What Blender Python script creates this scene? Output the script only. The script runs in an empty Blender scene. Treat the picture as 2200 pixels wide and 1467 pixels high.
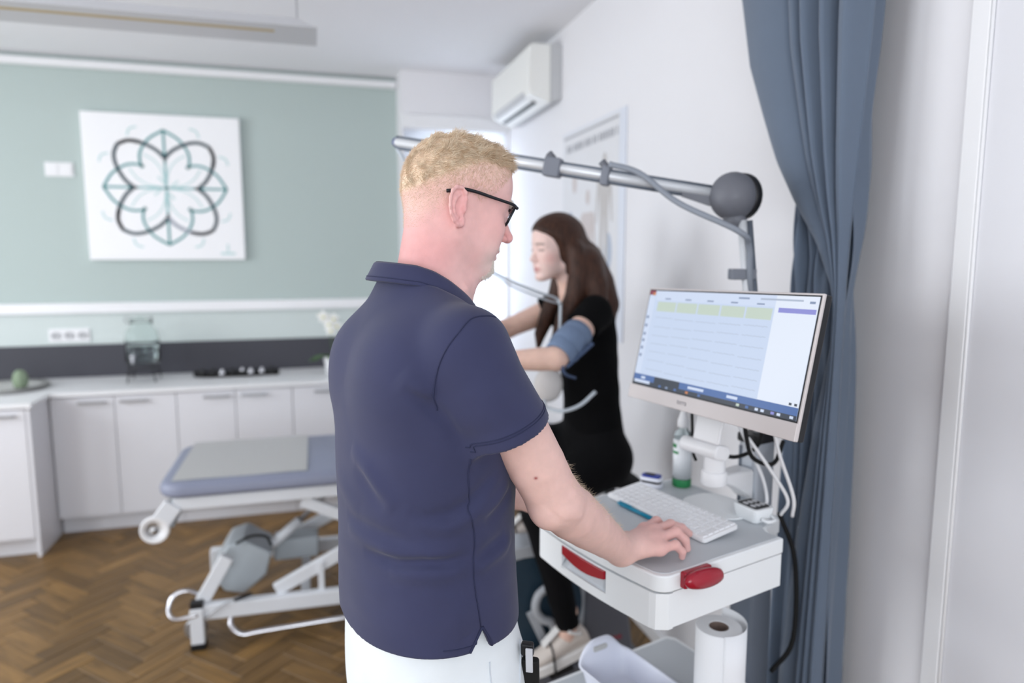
import bpy, bmesh, math, random
import numpy as np
from mathutils import Vector, Matrix, Euler

random.seed(7)
SC = bpy.context.scene
COL = SC.collection
R = math.radians

# ------------------------------------------------------------------ camera
cam_data = bpy.data.cameras.new('camera')
cam = bpy.data.objects.new('camera', cam_data)
COL.objects.link(cam)
cam.location = (0, 0, 1.60)
cam.rotation_euler = (R(90 - 7.05), 0, R(-16.0))
cam_data.sensor_width = 36.0
cam_data.lens = 1480 / 2200 * 36
cam_data.clip_start = 0.05
cam_data.dof.use_dof = True
cam_data.dof.focus_distance = 1.08
cam_data.dof.aperture_fstop = 2.0
SC.camera = cam

# ------------------------------------------------------------------ light
world = bpy.data.worlds.new('daylight')
SC.world = world
world.use_nodes = True
world.node_tree.nodes['Background'].inputs[0].default_value = (0.86, 0.93, 1.0, 1)
world.node_tree.nodes['Background'].inputs[1].default_value = 1.0

def area(name, loc, target, sx, sy, power, col):
    d = bpy.data.lights.new(name, 'AREA')
    d.shape = 'RECTANGLE'; d.size = sx; d.size_y = sy
    d.energy = power; d.color = col
    o = bpy.data.objects.new(name, d); COL.objects.link(o)
    o.location = loc
    o.rotation_euler = (Vector(target) - Vector(loc)).to_track_quat('-Z', 'Y').to_euler()
    return o

# daylight entering through the two windows of the left wall, the one behind
# the photographer and the one beside the ergometer
area('daylight_left_far', (-3.28, 3.0, 1.65), (0, 3.0, 1.45), 1.5, 1.6, 62, (0.93, 0.965, 1.0))
area('daylight_left_near', (-3.28, 0.7, 1.65), (0, 0.7, 1.45), 1.5, 1.6, 60, (0.92, 0.96, 1.0))
area('daylight_rear', (-0.6, -2.28, 1.65), (-0.2, 0, 1.5), 2.2, 1.6, 62, (0.88, 0.94, 1.0))
area('daylight_side', (0.95, 5.02, 1.6), (0.95, 0, 1.6), 0.62, 1.6, 40, (0.92, 0.97, 1.0))

SC.view_settings.view_transform = 'Standard'
SC.view_settings.look = 'None'
SC.view_settings.exposure = -0.06
SC.view_settings.gamma = 1.0
SC.view_settings.use_curve_mapping = False

# ------------------------------------------------------------------ materials
def lin(c):
    c = c / 255.0
    return c / 12.92 if c <= 0.04045 else ((c + 0.055) / 1.055) ** 2.4

MATS = {}
def mat(name, rgb, rough=0.5, metal=0.0, bump=0.0, bscale=200.0, var=0.0, vscale=6.0,
        trans=0.0, ior=1.45, spec=0.5, rgb2=None, stretch=None, sss=0.0, sheen=0.0, coat=0.0, bdist=0.002):
    m = bpy.data.materials.new(name); m.use_nodes = True
    nt = m.node_tree; N = nt.nodes; L = nt.links
    b = N['Principled BSDF']
    c = tuple(lin(x) for x in rgb) + (1,)
    b.inputs['Base Color'].default_value = c
    b.inputs['Roughness'].default_value = rough
    b.inputs['Metallic'].default_value = metal
    b.inputs['Specular IOR Level'].default_value = spec
    b.inputs['IOR'].default_value = ior
    if trans: b.inputs['Transmission Weight'].default_value = trans
    if sheen:
        b.inputs['Sheen Weight'].default_value = sheen
        b.inputs['Sheen Roughness'].default_value = 0.5
    if coat: b.inputs['Coat Weight'].default_value = coat
    if sss:
        b.inputs['Subsurface Weight'].default_value = sss
        b.inputs['Subsurface Radius'].default_value = (1.0, 0.35, 0.2)
        b.inputs['Subsurface Scale'].default_value = 0.012
    tc = N.new('ShaderNodeTexCoord'); src = tc.outputs['Object']
    if stretch:
        mp = N.new('ShaderNodeMapping'); mp.inputs['Scale'].default_value = stretch
        L.new(src, mp.inputs['Vector']); src = mp.outputs['Vector']
    if var or rgb2:
        n = N.new('ShaderNodeTexNoise'); n.inputs['Scale'].default_value = vscale
        n.inputs['Detail'].default_value = 4.0
        L.new(src, n.inputs['Vector'])
        cr = N.new('ShaderNodeValToRGB')
        cr.color_ramp.elements[0].position = 0.3; cr.color_ramp.elements[1].position = 0.7
        if rgb2: c2 = tuple(lin(x) for x in rgb2) + (1,)
        else: c2 = tuple(min(1, x * (1 + var)) for x in c[:3]) + (1,); c = tuple(x * (1 - var) for x in c[:3]) + (1,)
        cr.color_ramp.elements[0].color = c; cr.color_ramp.elements[1].color = c2
        L.new(n.outputs['Fac'], cr.inputs['Fac'])
        L.new(cr.outputs['Color'], b.inputs['Base Color'])
    if bump:
        n = N.new('ShaderNodeTexNoise'); n.inputs['Scale'].default_value = bscale
        n.inputs['Detail'].default_value = 3.0
        L.new(src, n.inputs['Vector'])
        bp = N.new('ShaderNodeBump'); bp.inputs['Strength'].default_value = bump
        bp.inputs['Distance'].default_value = bdist
        L.new(n.outputs['Fac'], bp.inputs['Height'])
        L.new(bp.outputs['Normal'], b.inputs['Normal'])
    MATS[name] = m
    return m

# ------------------------------------------------------------------ mesh helpers
class MB:
    """collects geometry given in world coordinates; becomes ONE mesh object"""
    def __init__(s): s.v = []; s.f = []
    def add(s, vs, fs, M=None):
        o = len(s.v)
        if M is not None: vs = [M @ Vector(p) for p in vs]
        s.v += [tuple(p) for p in vs]
        s.f += [tuple(i + o for i in f) for f in fs]
        return s
    def box(s, c, d, M=None):
        x, y, z = d[0] / 2, d[1] / 2, d[2] / 2
        vs = [(c[0] + i * x, c[1] + j * y, c[2] + k * z) for i in (-1, 1) for j in (-1, 1) for k in (-1, 1)]
        fs = [(0, 1, 3, 2), (4, 6, 7, 5), (0, 4, 5, 1), (2, 3, 7, 6), (0, 2, 6, 4), (1, 5, 7, 3)]
        return s.add(vs, fs, M)
    def span(s, a, b, M=None):
        return s.box([(a[i] + b[i]) / 2 for i in range(3)], [abs(b[i] - a[i]) for i in range(3)], M)
    def beam(s, p, q, w, h, up=(0, 0, 1)):
        """rectangular bar from p to q: w across, h along 'up'"""
        p = Vector(p); q = Vector(q); d = (q - p); L = d.length; d.normalize()
        u = Vector(up); x = d.cross(u).normalized(); z = x.cross(d).normalized()
        M = Matrix((( x.x, d.x, z.x, 0), (x.y, d.y, z.y, 0), (x.z, d.z, z.z, 0), (0, 0, 0, 1)))
        M = Matrix.Translation((p + q) / 2) @ M
        return s.box((0, 0, 0), (w, L, h), M)
    def tube(s, path, r, n=10, closed=False, cap=True, squash=None):
        P = [Vector(p) for p in path]; k = len(P)
        rr = r if isinstance(r, (list, tuple)) else [r] * k
        T = []
        for i in range(k):
            a = P[(i - 1) % k] if (closed or i) else P[0]
            b = P[(i + 1) % k] if (closed or i < k - 1) else P[-1]
            t = b - a
            T.append(t.normalized() if t.length > 1e-9 else Vector((0, 0, 1)))
        up = Vector((0, 0, 1)) if abs(T[0].z) < 0.9 else Vector((1, 0, 0))
        x = T[0].cross(up).normalized(); vs = []; fs = []
        for i in range(k):
            x = (x - T[i] * x.dot(T[i])).normalized(); y = T[i].cross(x)
            for j in range(n):
                a = 2 * math.pi * j / n
                sy = squash if squash else 1
                vs.append(P[i] + x * (rr[i] * math.cos(a)) + y * (rr[i] * sy * math.sin(a)))
        m = k if closed else k - 1
        for i in range(m):
            i2 = (i + 1) % k
            for j in range(n):
                j2 = (j + 1) % n
                fs.append((i * n + j, i * n + j2, i2 * n + j2, i2 * n + j))
        if cap and not closed:
            fs.append(tuple(range(n - 1, -1, -1))); fs.append(tuple((k - 1) * n + j for j in range(n)))
        return s.add(vs, fs)
    def lathe(s, prof, c, n=24, M=None, ax='z'):
        vs = []; fs = []
        for (r, z) in prof:
            for j in range(n):
                a = 2 * math.pi * j / n
                p = (r * math.cos(a), r * math.sin(a), z)
                if ax == 'y': p = (p[0], p[2], p[1])
                if ax == 'x': p = (p[2], p[0], p[1])
                vs.append(p)
        k = len(prof)
        for i in range(k - 1):
            for j in range(n):
                j2 = (j + 1) % n
                fs.append((i * n + j, i * n + j2, (i + 1) * n + j2, (i + 1) * n + j))
        if prof[0][0] > 1e-6: fs.append(tuple(range(n - 1, -1, -1)))
        if prof[-1][0] > 1e-6: fs.append(tuple((k - 1) * n + j for j in range(n)))
        MM = Matrix.Translation(c) @ (M if M is not None else Matrix())
        return s.add(vs, fs, MM)
    def prism(s, poly, z0, z1, M=None):
        n = len(poly)
        vs = [(x, y, z0) for x, y in poly] + [(x, y, z1) for x, y in poly]
        fs = [tuple(range(n - 1, -1, -1)), tuple(range(n, 2 * n))]
        fs += [(i, (i + 1) % n, n + (i + 1) % n, n + i) for i in range(n)]
        return s.add(vs, fs, M)
    def rings(s, rings, cap=True, closed=True):
        n = len(rings[0]); vs = [p for r in rings for p in r]; fs = []
        for i in range(len(rings) - 1):
            for j in range(n if closed else n - 1):
                j2 = (j + 1) % n
                fs.append((i * n + j, i * n + j2, (i + 1) * n + j2, (i + 1) * n + j))
        if cap and closed:
            fs.append(tuple(range(n - 1, -1, -1))); fs.append(tuple((len(rings) - 1) * n + j for j in range(n)))
        return s.add(vs, fs)
    def grid(s, nu, nv, fn):
        vs = [fn(i / (nu - 1), j / (nv - 1)) for i in range(nu) for j in range(nv)]
        fs = [(i * nv + j, (i + 1) * nv + j, (i + 1) * nv + j + 1, i * nv + j + 1) for i in range(nu - 1) for j in range(nv - 1)]
        return s.add(vs, fs)
    def ball(s, c, r, n=16, m=10, M=None):
        rx, ry, rz = r if isinstance(r, (tuple, list)) else (r, r, r)
        prof = [(math.sin(math.pi * i / m), -math.cos(math.pi * i / m)) for i in range(m + 1)]
        vs = []; fs = []
        for (q, z) in prof:
            for j in range(n):
                a = 2 * math.pi * j / n
                vs.append((q * math.cos(a) * rx, q * math.sin(a) * ry, z * rz))
        for i in range(m):
            for j in range(n):
                j2 = (j + 1) % n
                fs.append((i * n + j, i * n + j2, (i + 1) * n + j2, (i + 1) * n + j))
        MM = Matrix.Translation(c) @ (M if M is not None else Matrix())
        return s.add(vs, fs, MM)
    def build(s, name, m, parent=None, smooth=False, bevel=0.0, seg=2, sub=0, solid=0.0):
        return link_mesh(name, s.v, s.f, m, parent, smooth, bevel, seg, sub, solid)

def root_matrix(o):
    while o.parent: o = o.parent
    return Matrix.LocRotScale(o.location, o.rotation_euler, None)

def link_mesh(name, v, f, m, parent=None, smooth=False, bevel=0.0, seg=2, sub=0, solid=0.0):
    me = bpy.data.meshes.new(name)
    if parent is not None:
        I = root_matrix(parent).inverted()
        a = np.array(v, dtype=float).reshape(-1, 3)
        a = a @ np.array(I.to_3x3()).T + np.array(I.translation)
        v = a.tolist()
    me.from_pydata(v, [], f)
    bm = bmesh.new(); bm.from_mesh(me)
    bmesh.ops.remove_doubles(bm, verts=bm.verts, dist=1e-6)
    bmesh.ops.recalc_face_normals(bm, faces=bm.faces)
    bm.to_mesh(me); bm.free()
    if m is not None: me.materials.append(MATS[m] if isinstance(m, str) else m)
    if smooth: me.shade_smooth()
    o = bpy.data.objects.new(name, me); COL.objects.link(o)
    if parent is not None: o.parent = parent
    if solid:
        md = o.modifiers.new('thickness', 'SOLIDIFY'); md.thickness = solid; md.offset = 0
    if bevel:
        md = o.modifiers.new('bevel', 'BEVEL'); md.width = bevel; md.segments = seg
        md.limit_method = 'ANGLE'; md.angle_limit = R(40)
        if not smooth: me.shade_smooth(); md.harden_normals = True
    if sub:
        md = o.modifiers.new('subdivision', 'SUBSURF'); md.levels = sub; md.render_levels = sub
    return o

def tag(o, label, cat, group=None):
    o['label'] = label; o['category'] = cat
    if group: o['group'] = group
    return o
def struct(o, label=None):
    o['kind'] = 'structure'
    if label: o['label'] = label
    return o
def thing(name, label, cat, loc=(0, 0, 0), group=None, rotz=0.0):
    o = bpy.data.objects.new(name, None); COL.objects.link(o)
    o.empty_display_size = 0.05
    o.location = loc; o.rotation_euler = (0, 0, rotz)
    return tag(o, label, cat, group)
def part_label(o, label): o['label'] = label; return o

def spline(pts, n=8, closed=False):
    """Catmull-Rom through pts"""
    P = [Vector(p) for p in pts]; out = []; k = len(P)
    segs = k if closed else k - 1
    for i in range(segs):
        p0 = P[i - 1] if (closed or i > 0) else P[0] * 2 - P[1]
        p1 = P[i]; p2 = P[(i + 1) % k]
        p3 = P[(i + 2) % k] if (closed or i < k - 2) else P[-1] * 2 - P[-2]
        for j in range(n):
            t = j / n
            out.append(0.5 * ((2 * p1) + (p2 - p0) * t + (2 * p0 - 5 * p1 + 4 * p2 - p3) * t * t + (3 * p1 - p0 - 3 * p2 + p3) * t ** 3))
    if not closed: out.append(P[-1])
    return out
def interp(keys, x):
    """piecewise smooth interpolation of [(x, a, b, ...)]"""
    xs = [k[0] for k in keys]
    return [float(np.interp(x, xs, [k[i] for k in keys])) for i in range(1, len(keys[0]))]

def rrect(w, h, r, n=5):
    out = []
    for cx, cy, a0 in ((w / 2 - r, h / 2 - r, 0), (-w / 2 + r, h / 2 - r, 90), (-w / 2 + r, -h / 2 + r, 180), (w / 2 - r, -h / 2 + r, 270)):
        for i in range(n + 1):
            a = R(a0 + 90 * i / n); out.append((cx + r * math.cos(a), cy + r * math.sin(a)))
    return out
# ================================================================== materials of the room
mat('wall_white', (236, 235, 238), 0.75, bump=0.08, bscale=350)
mat('wall_green', (184, 197, 194), 0.8, bump=0.08, bscale=350)
mat('wall_pale', (208, 217, 215), 0.8, bump=0.08, bscale=350)
mat('ceiling_white', (240, 240, 243), 0.85, bump=0.05, bscale=300)
mat('white_paint', (240, 240, 242), 0.35)
mat('white_lacquer', (226, 226, 231), 0.3)
mat('worktop_white', (238, 238, 240), 0.35)
mat('splash_dark', (62, 62, 70), 0.5)
mat('steel', (176, 178, 182), 0.35, metal=0.9)
mat('chrome', (215, 215, 220), 0.12, metal=1.0)
mat('black_plastic', (22, 22, 25), 0.45)
mat('black_rubber', (14, 14, 15), 0.8)
mat('white_plastic', (238, 238, 240), 0.4)
mat('grout', (40, 30, 18), 0.9)

def wood(name, a, b):
    m = bpy.data.materials.new(name); m.use_nodes = True
    nt = m.node_tree; N = nt.nodes; L = nt.links; bs = N['Principled BSDF']
    tc = N.new('ShaderNodeTexCoord'); oi = N.new('ShaderNodeObjectInfo')
    ad = N.new('ShaderNodeVectorMath'); ad.operation = 'ADD'
    sc = N.new('ShaderNodeVectorMath'); sc.operation = 'SCALE'; sc.inputs['Scale'].default_value = 17.0
    cb = N.new('ShaderNodeCombineXYZ'); L.new(oi.outputs['Random'], cb.inputs[0]); L.new(oi.outputs['Random'], cb.inputs[1])
    L.new(cb.outputs[0], sc.inputs[0])
    L.new(tc.outputs['Object'], ad.inputs[0]); L.new(sc.outputs[0], ad.inputs[1])
    mp = N.new('ShaderNodeMapping'); mp.inputs['Scale'].default_value = (4, 38, 4); L.new(ad.outputs[0], mp.inputs['Vector'])
    n = N.new('ShaderNodeTexNoise'); n.inputs['Scale'].default_value = 1.0; n.inputs['Detail'].default_value = 6
    n.inputs['Distortion'].default_value = 0.6; L.new(mp.outputs[0], n.inputs['Vector'])
    cr = N.new('ShaderNodeValToRGB'); cr.color_ramp.elements[0].position = 0.25; cr.color_ramp.elements[1].position = 0.75
    cr.color_ramp.elements[0].color = tuple(lin(x) for x in a) + (1,); cr.color_ramp.elements[1].color = tuple(lin(x) for x in b) + (1,)
    L.new(n.outputs['Fac'], cr.inputs['Fac'])
    hs = N.new('ShaderNodeHueSaturation'); L.new(cr.outputs['Color'], hs.inputs['Color'])
    mr = N.new('ShaderNodeMapRange'); mr.inputs['To Min'].default_value = 0.62; mr.inputs['To Max'].default_value = 1.18
    L.new(oi.outputs['Random'], mr.inputs['Value']); L.new(mr.outputs[0], hs.inputs['Value'])
    L.new(hs.outputs['Color'], bs.inputs['Base Color'])
    bs.inputs['Roughness'].default_value = 0.45
    MATS[name] = m
wood('oak_plank', (96, 70, 34), (142, 108, 60))

# ================================================================== room shell
X0, X1, Y0, Y1, HC = -3.20, 1.321, -2.20, 4.911, 2.80
T = 0.12
struct(MB().span((X0 - T, Y0 - T, HC), (X1 + T, Y1 + .6, HC + .1)).build('ceiling', 'ceiling_white'))
# floor: concrete base and herringbone planks
floor = struct(MB().span((X0 - T, Y0 - T, -0.10), (X1 + T, Y1 + .6, -0.012)).build('floor', 'grout'), 'oak herringbone parquet floor')
PW, PL = 0.081, 0.272
plank_me = {}
def plank_mesh(key, L, W):
    b = MB(); g = 0.0012; c = 0.0015
    x, y = L / 2 - g, W / 2 - g
    vs = [(-x, -y, -.012), (x, -y, -.012), (x, y, -.012), (-x, y, -.012),
          (-x, -y, -c), (x, -y, -c), (x, y, -c), (-x, y, -c),
          (-x + c, -y + c, 0), (x - c, -y + c, 0), (x - c, y - c, 0), (-x + c, y - c, 0)]
    fs = [(8, 9, 10, 11)] + [(i, (i + 1) % 4, 4 + (i + 1) % 4, 4 + i) for i in range(4)] + [(4 + i, 4 + (i + 1) % 4, 8 + (i + 1) % 4, 8 + i) for i in range(4)]
    me = bpy.data.meshes.new('plank'); me.from_pydata(vs, [], fs); me.materials.append(MATS['oak_plank'])
    return me
pm = plank_mesh('plank', PL, PW)
s2 = math.sqrt(0.5)
cands = []
for k in range(-80, 90):
    for m in range(-16, 17):
        ox, oy = k * PW + m * PL, k * PW - m * PL
        for (u, v, ang) in ((ox + PL / 2, oy + PW / 2, 45), (ox + PL + PW / 2, oy + PW - PL / 2, 135)):
            x = (u - v) * s2 - 1.083 + 0.0; y = (u + v) * s2 + 2.99
            if X0 - .1 < x < X1 + .1 and Y0 - .1 < y < Y1 + .1: cands.append((x, y, ang))
def plank_view(x, y):
    dx, dy = x, y
    hx = dx * math.sin(R(16)) + dy * math.cos(R(16)); rx = dx * math.cos(R(16)) - dy * math.sin(R(16))
    return hx, rx
near, far = [], []
for (x, y, a) in cands:
    hx, rx = plank_view(x, y)
    vis = hx > 2.35 and -0.80 * hx < rx < 0.40 * hx and (y < 4.46)
    (near if vis else far).append((x, y, a))
def plank_px(p):
    hx, rx = plank_view(p[0], p[1])
    fl = 1480 * rx / hx
    hid = (fl > -330 and fl < 30) or (p[0] > 0.9 and hx < 2.9 and fl > 120 and hx < 2.2)
    return (1 if hid else 0, hx)
near.sort(key=plank_px)
far += near[300:]; near = near[:300]
for (x, y, a) in near:
    o = bpy.data.objects.new('plank', pm); COL.objects.link(o); o.parent = floor
    o.location = (x, y, random.uniform(-.0006, .0002)); o.rotation_euler = (0, 0, R(a))
for ang in (45, 135):                    # the rest of the floor, out of the picture: one mesh per laying direction
    Rz = Matrix.Rotation(-R(ang), 4, 'Z'); b = MB(); l, w = PL / 2 - .001, PW / 2 - .001
    for (x, y, a) in far:
        if a != ang: continue
        c = Rz @ Vector((x, y, 0))
        b.add([(-l, -w, 0), (l, -w, 0), (l, w, 0), (-l, w, 0), (-l, -w, -.012), (l, -w, -.012), (l, w, -.012), (-l, w, -.012)],
              [(0, 1, 2, 3), (0, 4, 5, 1), (1, 5, 6, 2), (2, 6, 7, 3), (3, 7, 4, 0)], Matrix.Translation(c))
    o = b.build('planks', 'oak_plank', floor); o['kind'] = 'stuff'; o.rotation_euler = (0, 0, R(ang))

# right wall with the door beside the photographer
DY0, DY1, DH = 0.22, 1.117, 2.5
w = MB()
w.span((X1, DY1, 0), (X1 + T, Y1 + .6, HC)); w.span((X1, Y0 - T, 0), (X1 + T, DY0, HC)); w.span((X1, DY0, 2.72), (X1 + T, DY1, HC))
struct(w.build('wall_right', 'wall_white'))
d1 = struct(MB().span((X1 - 0.009, DY0 + .004, 0.012), (X1 + 0.05, DY1 - .0045, 2.715)).build('door_1', 'white_lacquer', bevel=.003), 'white door leaf beside the curtain')
tr = MB()
tr.span((X1 - 0.016, DY1, 0), (X1 + 0.05, DY1 + 0.042, 2.76)); tr.span((X1 - 0.016, DY0 - .042, 0), (X1 + .05, DY0, 2.76)); tr.span((X1 - .016, DY0, 2.72), (X1 + .05, DY1, 2.76))
struct(tr.build('trim_1', 'white_paint', bevel=.003), 'white door frame')
e = MB().tube([(X1 - .011, DY1 - .0035, 0.0), (X1 - .011, DY1 - .0035, 2.72)], .0038, 8)
struct(e.build('trim_2', 'white_paint', smooth=True), 'rounded white seal along the door frame')

# green back wall with pale lower band, white rails
ZR0, ZR1 = 1.245, 1.31
XB = 0.585   # where the green wall ends at the projecting white wall
struct(MB().span((X0 - T, Y1, ZR0), (XB + .3, Y1 + T, HC)).build('wall_back', 'wall_green'))
struct(MB().span((X0 - T, Y1, 0), (XB + .3, Y1 + T, ZR0)).build('wall_back_lower', 'wall_pale'))
struct(MB().span((X0, Y1 - .035, ZR0), (XB - .004, Y1 - .001, ZR1)).build('trim_3', 'white_paint', bevel=.004), 'white ledge rail across the green wall')
struct(MB().span((X0, Y1 - .05, 2.728), (XB - .004, Y1 - .001, 2.772)).build('trim_4', 'white_paint', bevel=.006), 'white cove rail under the ceiling')
struct(MB().span((X0, Y1 - .012, .838), (XB - .03, Y1 - .001, 1.045)).build('trim_5', 'splash_dark'), 'dark grey backsplash behind the worktop')

# projecting white wall with its window
YW = 4.67
wx0, wx1, wz0, wz1 = 0.60, 1.30, 0.95, 2.432
w = MB()
w.span((XB, YW, 0), (wx0, YW + .36, HC)); w.span((wx1, YW, 0), (X1, YW + .36, HC))
w.span((wx0, YW, 0), (wx1, YW + .36, wz0)); w.span((wx0, YW, wz1), (wx1, YW + .36, HC))
struct(w.build('wall_back_right', 'wall_white'))
struct(MB().span((XB - .0, YW - .03, wz1), (X1 - .002, YW - .001, 2.522)).build('trim_6', 'white_paint', bevel=.004), 'white blind box above the window')
mat('blind', (245, 246, 250), 0.9)
nt = MATS['blind'].node_tree
ts = nt.nodes.new('ShaderNodeBsdfTranslucent'); ts.inputs[0].default_value = (.92, .95, 1, 1)
mx = nt.nodes.new('ShaderNodeMixShader'); mx.inputs[0].default_value = 0.55
nt.links.new(nt.nodes['Principled BSDF'].outputs[0], mx.inputs[1]); nt.links.new(ts.outputs[0], mx.inputs[2])
nt.links.new(mx.outputs[0], nt.nodes['Material Output'].inputs[0])
win = MB()
for a, c in (((wx0, YW + .10, wz0), (wx0 + .05, YW + .16, wz1)), ((wx1 - .05, YW + .10, wz0), (wx1, YW + .16, wz1)),
             ((wx0, YW + .10, wz0), (wx1, YW + .16, wz0 + .05)), ((wx0, YW + .10, wz1 - .05), (wx1, YW + .16, wz1))): win.span(a, c)
w1 = struct(win.build('window_1', 'white_paint', bevel=.003), 'bright window beside the ergometer')
mat('glass_pane', (250, 252, 255), 0.02, trans=1.0, ior=1.05)
MB().span((wx0 + .05, YW + .128, wz0 + .05), (wx1 - .05, YW + .132, wz1 - .05)).build('pane', 'glass_pane', w1)
MB().span((wx0 + .004, YW + .03, wz0 + .01), (wx1 - .004, YW + .032, wz1 - .002)).build('roller_blind', 'blind', w1)

# left wall and rear wall with window openings (outside the picture, they let the daylight in)
def wall_with_holes(name, axis, pos, a0, a1, holes, z0=0.85, z1=2.45):
    w = MB(); cur = a0
    def sp(p, q, za, zb):
        if axis == 'x': w.span((pos - T, p, za), (pos, q, zb))
        else: w.span((p, pos - T, za), (q, pos, zb))
    for (h0, h1) in holes:
        sp(cur, h0, 0, HC); sp(h0, h1, 0, z0); sp(h0, h1, z1, HC); cur = h1
    sp(cur, a1, 0, HC)
    return struct(w.build(name, 'wall_white'))
wall_with_holes('wall_left', 'x', X0, Y0 - T, Y1 + .2, [(-.1, 1.5), (2.2, 3.8)])
wall_with_holes('wall_rear', 'y', Y0, X0, X1, [(-1.8, .6)])
n = 2
for (axis, pos, h0, h1) in (('x', X0, -.1, 1.5), ('x', X0, 2.2, 3.8), ('y', Y0, -1.8, .6)):
    w = MB()
    for (p, q, za, zb) in ((h0, h0 + .05, .85, 2.45), (h1 - .05, h1, .85, 2.45), (h0, h1, .85, .9), (h0, h1, 2.4, 2.45), ((h0 + h1) / 2 - .03, (h0 + h1) / 2 + .03, .85, 2.45)):
        if axis == 'x': w.span((pos - .09, p, za), (pos - .03, q, zb))
        else: w.span((p, pos - .09, za), (q, pos - .03, zb))
    struct(w.build('window_%d' % n, 'white_paint', bevel=.003), 'white window frame'); n += 1
struct(MB().span((X1 - .012, 1.16, 0), (X1 - .0005, YW, .06)).build('baseboard_right', 'white_paint', bevel=.003))
# ================================================================== sideboard along the green wall
YF = 4.36          # front plane of the doors
CT0, CT1 = .815, .838
def cabinet(x0, x1, yf, label, doors, top=CT0 - .002, end_panel=False):
    c = thing('base_cabinet', label, 'cabinet', ((x0 + x1) / 2, yf + .27, 0), 'white base cabinets under the worktop')
    body = MB(); yb = Y1 - .014
    g = .0015
    body.span((x0 + g, yf + .02, .10), (x1 - g - (.02 if end_panel else 0), yb, top))
    body.build('body', 'white_lacquer', c)
    MB().span((x0 + g, yf + .06, 0), (x1 - g - (.02 if end_panel else 0), yf + .075, .10)).build('plinth', 'white_lacquer', c)
    if end_panel:
        MB().span((x1 - .02, yf, 0), (x1 - g, yb, top)).build('end_panel', 'white_lacquer', c, bevel=.001)
    for (a, e, h0, h1) in doors:
        d = MB().span((a + .002, yf, .105), (e - .002, yf + .018, top - .006)).build('door', 'white_lacquer', c, bevel=.0015)
        if h0 is not None:
            hb = MB()
            hb.span((h0, yf - .026, .768), (h1, yf - .018, .782))
            hb.span((h0 + .004, yf - .02, .770), (h0 + .012, yf, .780)); hb.span((h1 - .012, yf - .02, .770), (h1 - .004, yf, .780))
            hb.build('handle', 'steel', d, bevel=.0015)
    return c
cabinet(-1.449, -.800, YF, 'white double-door base cabinet in the corner next to the deeper left cabinet',
        [(-1.449, -1.125, -1.306, -1.166), (-1.125, -.800, -1.094, -.950)])
cabinet(-.800, -.150, YF, 'white double-door base cabinet behind the treatment couch, under the black electrode strap',
        [(-.800, -.476, -.652, -.506), (-.476, -.150, -.440, -.300)])
cabinet(-.150, .500, YF, 'white double-door base cabinet mostly hidden behind the standing person',
        [(-.150, .175, -.02, .12), (.175, .500, .2, .34)])
cabinet(-2.35, -1.452, 4.09, 'deeper white base cabinet at the left picture edge with end panel',
        [(-2.35, -1.92, -2.1, -1.96), (-1.92, -1.474, -1.75, -1.52)], end_panel=True)
wt = MB().prism([(-2.36, Y1 - .013), (-2.36, 4.075), (-1.440, 4.075), (-1.440, 4.343), (.56, 4.343), (.56, Y1 - .013)], CT0, CT1)
tag(wt.build('worktop', 'worktop_white', bevel=.002), 'long white worktop running along the green wall', 'worktop')

# wall fittings
def faceplate(name, label, cat, x, z, n, w=.0735, sw=False):
    t = thing(name, label, cat, (x, Y1, z))
    W = w * n + .008
    MB().prism(rrect(W, .085, .006), 0, .009, Matrix.Translation((x, Y1 - .001, z)) @ Matrix.Rotation(R(90), 4, 'X')).build('frame', 'white_plastic', t, bevel=.002)
    for i in range(n):
        cx = x + (i - (n - 1) / 2) * w
        if sw:
            MB().prism(rrect(.060, .062, .003), .009, .014, Matrix.Translation((cx, Y1 - .001, z)) @ Matrix.Rotation(R(90), 4, 'X')).build('rocker', 'white_paint', t, bevel=.001)
        else:
            s = MB().lathe([(.022, 0), (.022, .012), (.0205, .013), (.0205, .004), (.0001, .004)], (cx, Y1 - .010, z), 20, Matrix.Rotation(R(90), 4, 'X')).build('socket_insert', 'socket_grey', t)
            MB().lathe([(.0025, 0), (.0025, .006)], (cx - .0095, Y1 - .0145, z), 8, Matrix.Rotation(R(90), 4, 'X')).lathe([(.0025, 0), (.0025, .006)], (cx + .0095, Y1 - .0145, z), 8, Matrix.Rotation(R(90), 4, 'X')).build('contact', 'black_plastic', s)
    return t
mat('socket_grey', (205, 205, 208), .4)
faceplate('wall_socket', 'white triple power socket on the pale wall above the dark backsplash', 'socket', -1.488, 1.107, 3)
faceplate('light_switch', 'white double switch plate on the green wall left of the flower picture', 'switch', -1.473, 2.127, 2, sw=True)

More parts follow.
